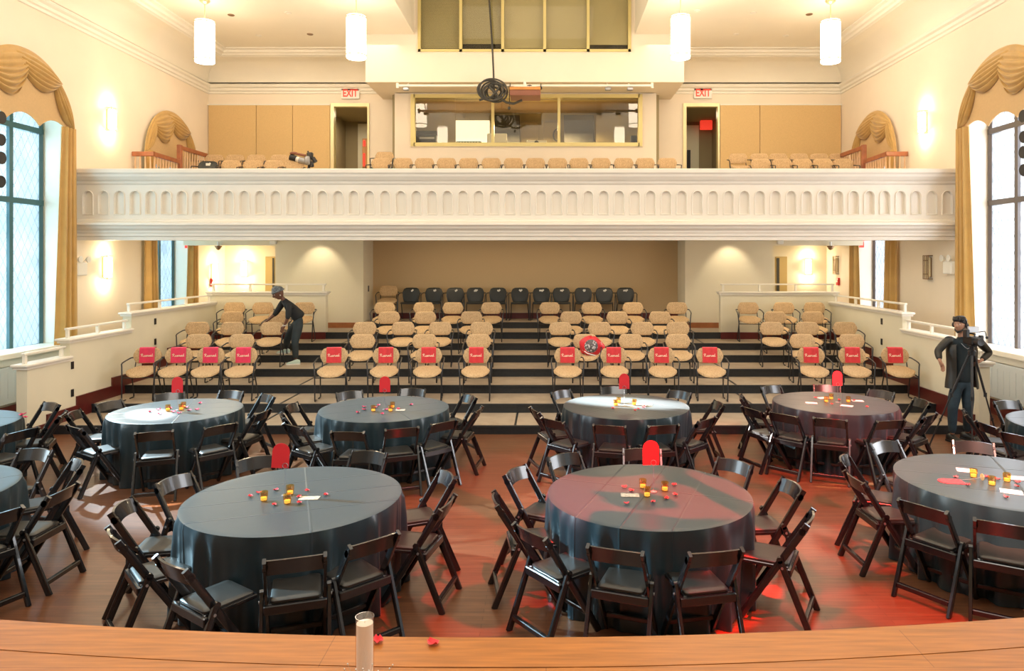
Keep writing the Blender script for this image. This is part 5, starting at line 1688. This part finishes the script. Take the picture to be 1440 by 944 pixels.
shoe(J['an_l'], (-.95,-.3), M['shoe_mint'], wm, 1.0, TP[3]+.002, M['white_pl'])
shoe(J['an_r'], (-1,-.2), M['shoe_mint'], wm, 1.0, TP[4]+.002, M['white_pl'])
w_ = Vector(J['wr_l']); MB().tube([w_ + Vector((.034*cos(a), .034*sin(a), .006*cos(a))) for a in [2*PI*i/16 for i in range(16)]], .008, 6, closed=True).build('bracelet', M['white_pl'], wm, smooth=True)

# ---- the cameraman
Ym = 10.62
def W2(px, py, Y=Ym): p = P(px, py, Y); return (p.x, p.y, p.z)
pz = lambda px, z, Y=Ym: (PX(px, Y), Y, z)
J2 = dict(
    pelvis=pz(1353,.93), chest=pz(1353,1.34), neck=W2(1352,468.5), head=W2(1350.5,456.5,10.57),
    sh_l=W2(1335,475.5), el_l=W2(1318.5,494,10.62), wr_l=W2(1321.5,507.5,10.50),
    sh_r=W2(1373,476.5), el_r=W2(1391.5,496,10.72), wr_r=W2(1380,507,10.60),
    hip_l=pz(1345,.86), kn_l=pz(1339.5,.49,10.58), an_l=pz(1339,.10,10.60),
    hip_r=pz(1361,.86), kn_r=pz(1361,.50,10.56), an_r=pz(1360,.10,10.72),
    hd_l=(.35,-.1,-.85), th_l=(.3,-.9,0), curl_l=.35, hd_r=(-.8,.1,-.5), th_r=(-.2,-.3,.9), curl_r=.3,
    fwd=(-.85,-.52,.02), up=(0,0,1), hs=1.05)
mn, fr2 = build_person(J2, 'person in a dark jacket and jeans, hand on hip beside the tripod', {'skin': M['skin_tan']})
sw = garment_top(J2, M['sweater'], .9, 'sweater', .1, -.14, .94); sw.parent = mn
tr = garment_legs(J2, M['denim'], 1.06, 'jeans'); tr.parent = mn
# open jacket : a curved shell around back and sides plus sleeves
jk = MB(); rings = []
zs = [1.52,1.49,1.44,1.36,1.25,1.12,1.0,.88,.80]
wd = [.085,.15,.215,.225,.220,.215,.220,.235,.24]
dp = [.075,.10,.135,.155,.155,.150,.155,.165,.17]
cxm = J2['chest'][0]
for z, a, b in zip(zs, wd, dp):
    row = []
    for i in range(25):
        th = R(-90+42) + (2*PI-R(84))*i/24       # open toward the viewer
        row.append((cxm + a*cos(th), Ym + .01 + b*sin(th), z))
    rings.append(row)
rin = [[(cxm+(p[0]-cxm)*.93, Ym+.01+(p[1]-Ym-.01)*.93, p[2]) for p in row] for row in rings]
jk.loft(rings, closed=False, caps=False); jk.loft(rin, closed=False, caps=False)
jk.loft([[a, b] for a, b in zip([r_[0] for r_ in rings], [r_[0] for r_ in rin])], closed=False, caps=False)
jk.loft([[a, b] for a, b in zip([r_[-1] for r_ in rings], [r_[-1] for r_ in rin])], closed=False, caps=False)
jo = jk.build('jacket', M['jacket'], mn, smooth=True, angle=60)
for q in ('l','r'):
    sh, el, wr = J2['sh_'+q], J2['el_'+q], J2['wr_'+q]
    s0 = skin('jacket_sleeve', [[(*lerp(sh, J2['chest'], .35),.075),(*sh,.072),(*lerp(sh,el,.5),.064),(*el,.058),(*lerp(el,wr,.5),.051),(*lerp(el,wr,.92),.042)]], M['jacket'], jo)
MB().tube([(cxm-.065,Ym-.09,1.475),(cxm-.03,Ym-.135,1.42),(cxm,Ym-.145,1.40),(cxm+.03,Ym-.135,1.42),(cxm+.065,Ym-.09,1.475)], .0035, 6).build('necklace', M['graymetal'], mn)
shoe(J2['an_l'], (.25,-1), M['shoe_blk'], mn, 1.1, .002); shoe(J2['an_r'], (.55,-1), M['shoe_blk'], mn, 1.1, .002)
c, f, u, r = fr2
hr = MB(); rb = random.Random(5)
cap = []
for j in range(0, 12):
    ph = PI*.5*j/11; row = []
    for i in range(32):
        th = 2*PI*i/32; fy = cos(th)
        low = .045 if fy > .55 else (-.01 if fy > -.1 else -.075)
        low = .045*max(0, fy) + -.075*max(0, -fy)**.6 + (.0 if fy > 0 else 0)
        x = cos(ph)**.6*sin(th)*.090; y = cos(ph)**.6*cos(th)*.108 - .008; z = low + (0.132-low)*sin(ph)
        k = 1 + .05*sin(7*th + 2*j) + .03*sin(13*th+j)
        row.append(c + r*x*k + f*y*k + u*z)
    cap.append(row)
hr.loft(cap)
for k in range(16):
    a = rb.uniform(-1.2, 1.2); p = c + r*.08*sin(a) + f*(.09*cos(a)) + u*.07
    hr.tube([p + u*.04, p + f*.02, p + f*.024 - u*.02], [.016,.013,.004], 6)
hr.build('hair', M['hair'], mn, smooth=True, angle=180)
# short beard along the jaw
MB().tube([c + r*.070 - u*.045 + f*.01, c + r*.052 - u*.085 + f*.045, c - u*.112 + f*.080, c - r*.052 - u*.085 + f*.045, c - r*.070 - u*.045 + f*.01], [.008,.013,.017,.013,.008], 8).build('beard', M['hair'], mn, smooth=True)
# headphones
hp = empty('headphones', tuple(c))
MB().tube([r*.092*cos(a)*1.0 + u*(.118*sin(a)+.005) for a in [PI*i/14 for i in range(15)]], .009, 8).build('headband', M['black'], hp, smooth=True)
for q in (-1, 1):
    MB().ell(r*q*.095 - u*.01, (.026,.036,.040), 12, 8).build('ear_cup', M['blackplastic'], hp, smooth=True)
tag(hp, 'black over-ear headphones worn by the person beside the tripod', 'headphones')
# ---- tripod and camera
tx, ty, tz = PX(1367, 10.16), 10.16, PZ(492, 10.16)
tp_ = empty('camera_tripod', (tx, ty, 0))
feet = [(PX(1307,10.38)-tx, 10.38-ty, 0), (PX(1367,9.80)-tx, 9.80-ty, 0), (PX(1405,10.40)-tx, 10.40-ty, 0)]
trip_y = 10.16
for fx_, fy_, fz_ in feet:
    a = Vector((fx_*.06, fy_*.06, tz-.05)); b = Vector((fx_, fy_, .01))
    m_ = a.lerp(b, .45)
    lg = MB().tube([a, m_], .017, 8).tube([m_, b], .011, 8).tube([m_+Vector((0,0,.03)), m_-Vector((0,0,.03))], .022, 8).ell(b, (.02,.02,.012))
    k2 = a.lerp(b, .72); lg.tube([k2+Vector((0,0,.02)), k2-Vector((0,0,.02))], .017, 8)
    lg.build('leg', M['blackplastic'], tp_, smooth=True)
MB().tube([(0,0,.75),(0,0,tz+.04)], .016, 10).build('center_column', M['graymetal'], tp_, smooth=True)
MB().lathe([(0,tz-.08),(.05,tz-.08),(.055,tz-.02),(.03,tz),(.035,tz+.05),(0,tz+.05)], 14).bbox(-.05,.05,-.06,.06,tz+.05,tz+.075,.01).tube([(0,0,tz+.03),(.10,.16,tz-.02),(.14,.26,tz-.04)], .010, 8).build('fluid_head', M['black'], tp_, smooth=True)
tag(tp_, 'black camera tripod standing in front of the person in the dark jacket', 'tripod')
vc = empty('video_camera', (tx, ty, tz+.076))
MB().bbox(-.065,.060,-.11,.13,0,.115,.015).build('camera_body', M['black'], vc)
MB().lathe([(0,0),(.045,0),(.048,.05),(.042,.09),(.050,.13),(0,.125)], 18, fn=lambda v: Vector((v.x-.01, -.10-v.z, .055+v.y))).build('lens', M['blackplastic'], vc, smooth=True, angle=40)
MB().bar((-.01,-.09,.155),(-.01,.10,.155), .02, .02).bar((-.01,-.08,.11),(-.01,-.08,.155),.018,.018).bar((-.01,.09,.11),(-.01,.09,.155),.018,.018).build('top_handle', M['black'], vc)
MB().bbox(-.09,.075,-.05,-.02,.17,.26,.008).build('monitor', M['graymetal'], vc)
MB().bbox(-.115,-.065,-.06,.04,.10,.22,.01).bbox(.062,.14,-.05,.05,.02,.10,.012).bbox(.10,.155,-.03,.03,.06,.13,.01).build('accessory', M['blackplastic'], vc)
MB().tube([(.06,0,.17),(.13,-.02,.185),(.17,-.02,.19),(.185,-.02,.15),(.19,-.02,.11)], .007, 6).ell((.20,-.02,.10),(.02,.02,.02)).build('antenna', M['black'], vc, smooth=True)
tag(vc, 'black video camera with a grey monitor mounted on the tripod', 'camera')

# ------------------------------------------------------------------ light
def area(name, loc, rot, sx, sy, e, col, spread=180):
    l = bpy.data.lights.new(name, 'AREA'); l.shape = 'RECTANGLE'; l.size = sx; l.size_y = sy; l.energy = e; l.color = col; l.spread = R(spread)
    o = bpy.data.objects.new(name, l); C.objects.link(o); o.location = loc; o.rotation_euler = rot; return o
def spot(name, loc, tgt, e, col, ang, blend=.3, size=.05):
    l = bpy.data.lights.new(name, 'SPOT'); l.energy = e; l.color = col; l.spot_size = R(ang); l.spot_blend = blend; l.shadow_soft_size = size
    o = bpy.data.objects.new(name, l); C.objects.link(o); o.location = loc
    d = Vector(tgt) - Vector(loc); o.rotation_euler = d.to_track_quat('-Z', 'Y').to_euler(); return o
WARM = (1, .85, .66); NEUT = (1, .95, .87)
# windows : daylight entering
for X, s, c_, e in ((XL, 1, (.72,.90,1), 420), (XR, -1, (.95,.96,1), 420)):
    for yc in (12.2, 7.4, 17.0):
        area('daylight_window', (X - s*.6, yc, 3.6), (0, s*-PI/2 if s > 0 else PI/2, 0), 5.0, 2.1, .45*e*(1 if yc != 17 else .6), c_, 150)
for loc, rz in SC:
    dx, dy = cos(rz), sin(rz)
    l = bpy.data.lights.new('sconce_light', 'POINT'); l.energy = 9; l.color = (1,.84,.55); l.shadow_soft_size = .03
    for dz_ in (.30, -.30):
        o = bpy.data.objects.new('sconce_light', l); C.objects.link(o); o.location = (loc[0]+dx*.13, loc[1]+dy*.13, loc[2]+dz_)
# house lighting, with unseen fills added
area('house_fill_up', (XC, 9.5, 5.6), (PI, 0, 0), 12, 7, 270, WARM)  # unseen fill added to brighten the ceiling
area('house_fill_down', (XC, 7.0, 8.0), (0, 0, 0), 10, 8, 130, NEUT)  # unseen fill standing in for the house lights
area('stage_fill', (0, 1.2, 6.6), (R(58), 0, 0), 8, 1.5, 190, NEUT, 150)  # unseen fill added above the stage for chair and balcony fronts
for x in (-7.0, -3.0, 1.8, 5.6):
    area('under_balcony_fill', (x, 15.2, 3.36), (0, 0, 0), 1.0, .6, 24, (1,.80,.52))  # unseen fill added behind the balcony front to light the tiers
area('under_balcony_fill', (XC, 17.4, 3.36), (0, 0, 0), 5.0, .3, 16, (1,.80,.52))  # same added fill, for the back row
for x in (-5.6, 4.55):
    spot('column_downlight', (x, 17.15, 3.34), (x, 17.8, 2.0), 30, (1,.85,.6), 80, .6)
area('alcove_light', (-7.9, 18.9, 3.05), (0, 0, 0), .6, .6, 14, WARM); area('alcove_light', (6.8, 18.9, 3.05), (0, 0, 0), .6, .6, 14, WARM)
area('balcony_light', (XC-5, 16.6, 7.9), (0, 0, 0), 4, 2, 40, WARM); area('balcony_light', (XC+5, 16.6, 7.9), (0, 0, 0), 4, 2, 40, WARM)
area('balcony_light', (XC, 16.0, 7.7), (R(25), 0, 0), 5, 1, 10, WARM)
area('slot_light', (XC, 13.0, 10.2), (R(35), 0, 0), 4, 2, 18, WARM)
area('booth_light', (XC, 19.9, 6.4), (0, 0, 0), 3, .6, 380, (1,.78,.48))
area('corridor_light', (PX(495,20.5), 20.5, 6.9), (0,0,0), .5, .5, 26, WARM); area('corridor_light', (PX(985,20.5), 20.5, 6.9), (0,0,0), .5, .5, 12, WARM)
# spots standing in for sun beams, set just inside the side windows
spot('sun_beam_spot', (XL+.3, 12.6, 4.6), (-5.0, 9.0, .77), 15000, (1,.98,.95), 5.5, 1, .02)
spot('sun_beam_spot', (XL+.3, 12.9, 4.8), (1.05, 9.72, .77), 130000, (1,.98,.94), 4.4, .8, .02)
spot('sun_beam_spot', (XR-.3, 8.5, 2.4), (3.4, 8.55, 0), 2600, (1,.72,.42), 2.6, .5, .02)
# red stage light through a gobo
def gobo(loc, tgt, e, ang, scale, seed, thr=.5):
    o = spot('red_stage_light', loc, tgt, e, (1,.02,.015), ang, .25, .008)
    l = o.data; l.use_nodes = True; nt = l.node_tree; N = nt.nodes; L = nt.links
    em = N['Emission']; tc = N.new('ShaderNodeTexCoord'); mp = N.new('ShaderNodeMapping'); mp.inputs['Location'].default_value = (seed, seed*.7, 0)
    v = N.new('ShaderNodeTexNoise'); v.inputs['Scale'].default_value = scale; v.inputs['Detail'].default_value = 1.5; v.inputs['Distortion'].default_value = .8
    cr = N.new('ShaderNodeValToRGB'); cr.color_ramp.elements[0].position = thr; cr.color_ramp.elements[1].position = thr+.03
    L.new(tc.outputs['Normal'], mp.inputs['Vector']); L.new(mp.outputs[0], v.inputs['Vector']); L.new(v.outputs['Fac'], cr.inputs['Fac']); L.new(cr.outputs[0], em.inputs['Strength'])
gobo((.5, 2.5, 7.2), (1.1, 6.3, .5), 3300, 42, 7, 3.1, .49)
gobo((3.0, 2.5, 7.2), (2.8, 7.1, 0), 2800, 40, 8, 9.4, .50)
gobo((.75, 4.6, 7.9), (.92, 5.98, .77), 26000, 15.5, 6.5, 5.3, .50)
spot('red_stage_light', (2.2, 3, 7.3), (3.98, 9.72, .77), 14000, (1,.10,.07), 12, .5)
spot('pink_stage_light', (2.6, 2.4, 7.2), (4.2, 6.3, .77), 12000, (1,.50,.38), 19, .5)
spot('added_cool_spot', (XL+.4, 7.6, 5.0), (TPOS['A'][0], TPOS['A'][1], .77), 7500, (.50,.82,1), 20, .5)  # cool spots added to imitate window daylight on the cloths
spot('added_cool_spot', (XL+.4, 11.8, 5.2), (TPOS['C'][0], TPOS['C'][1], .77), 6500, (.65,.88,1), 24, .5)
spot('added_cool_spot', (XL+.4, 12.4, 5.2), (TPOS['D'][0], TPOS['D'][1], .77), 7000, (.65,.88,1), 14, .5)
spot('sun_beam_spot', (XL+.3, 7.75, 2.1), (-4.35, 7.93, 0), 9000, (1,.93,.82), 3.0, .3, .01)  # spot standing in for the sun streak on the floor

w = bpy.data.worlds.new('World'); bpy.context.scene.world = w; w.use_nodes = True
bg = w.node_tree.nodes['Background']; bg.inputs[0].default_value = (.80,.93,1,1); bg.inputs[1].default_value = .8

# ------------------------------------------------------------------ camera
cd = bpy.data.cameras.new('Camera'); cam = bpy.data.objects.new('Camera', cd); C.objects.link(cam)
cam.location = (0, 0, EYE); cam.rotation_euler = (PI/2, 0, 0)
cd.sensor_width = 36; cd.lens = 25.0
cd.shift_x = -48/1440; cd.shift_y = -107/1440
cd.clip_end = 200; cd.clip_start = .05
sc = bpy.context.scene
sc.camera = cam
sc.view_settings.view_transform = 'Standard'
sc.view_settings.look = 'None'
sc.view_settings.exposure = 0.4
sc.cycles.max_bounces = 8; sc.cycles.diffuse_bounces = 4; sc.cycles.glossy_bounces = 4; sc.cycles.transparent_max_bounces = 12
sc.cycles.caustics_reflective = False; sc.cycles.caustics_refractive = False
sc.cycles.use_denoising = True
sc.cycles.sample_clamp_indirect = 6
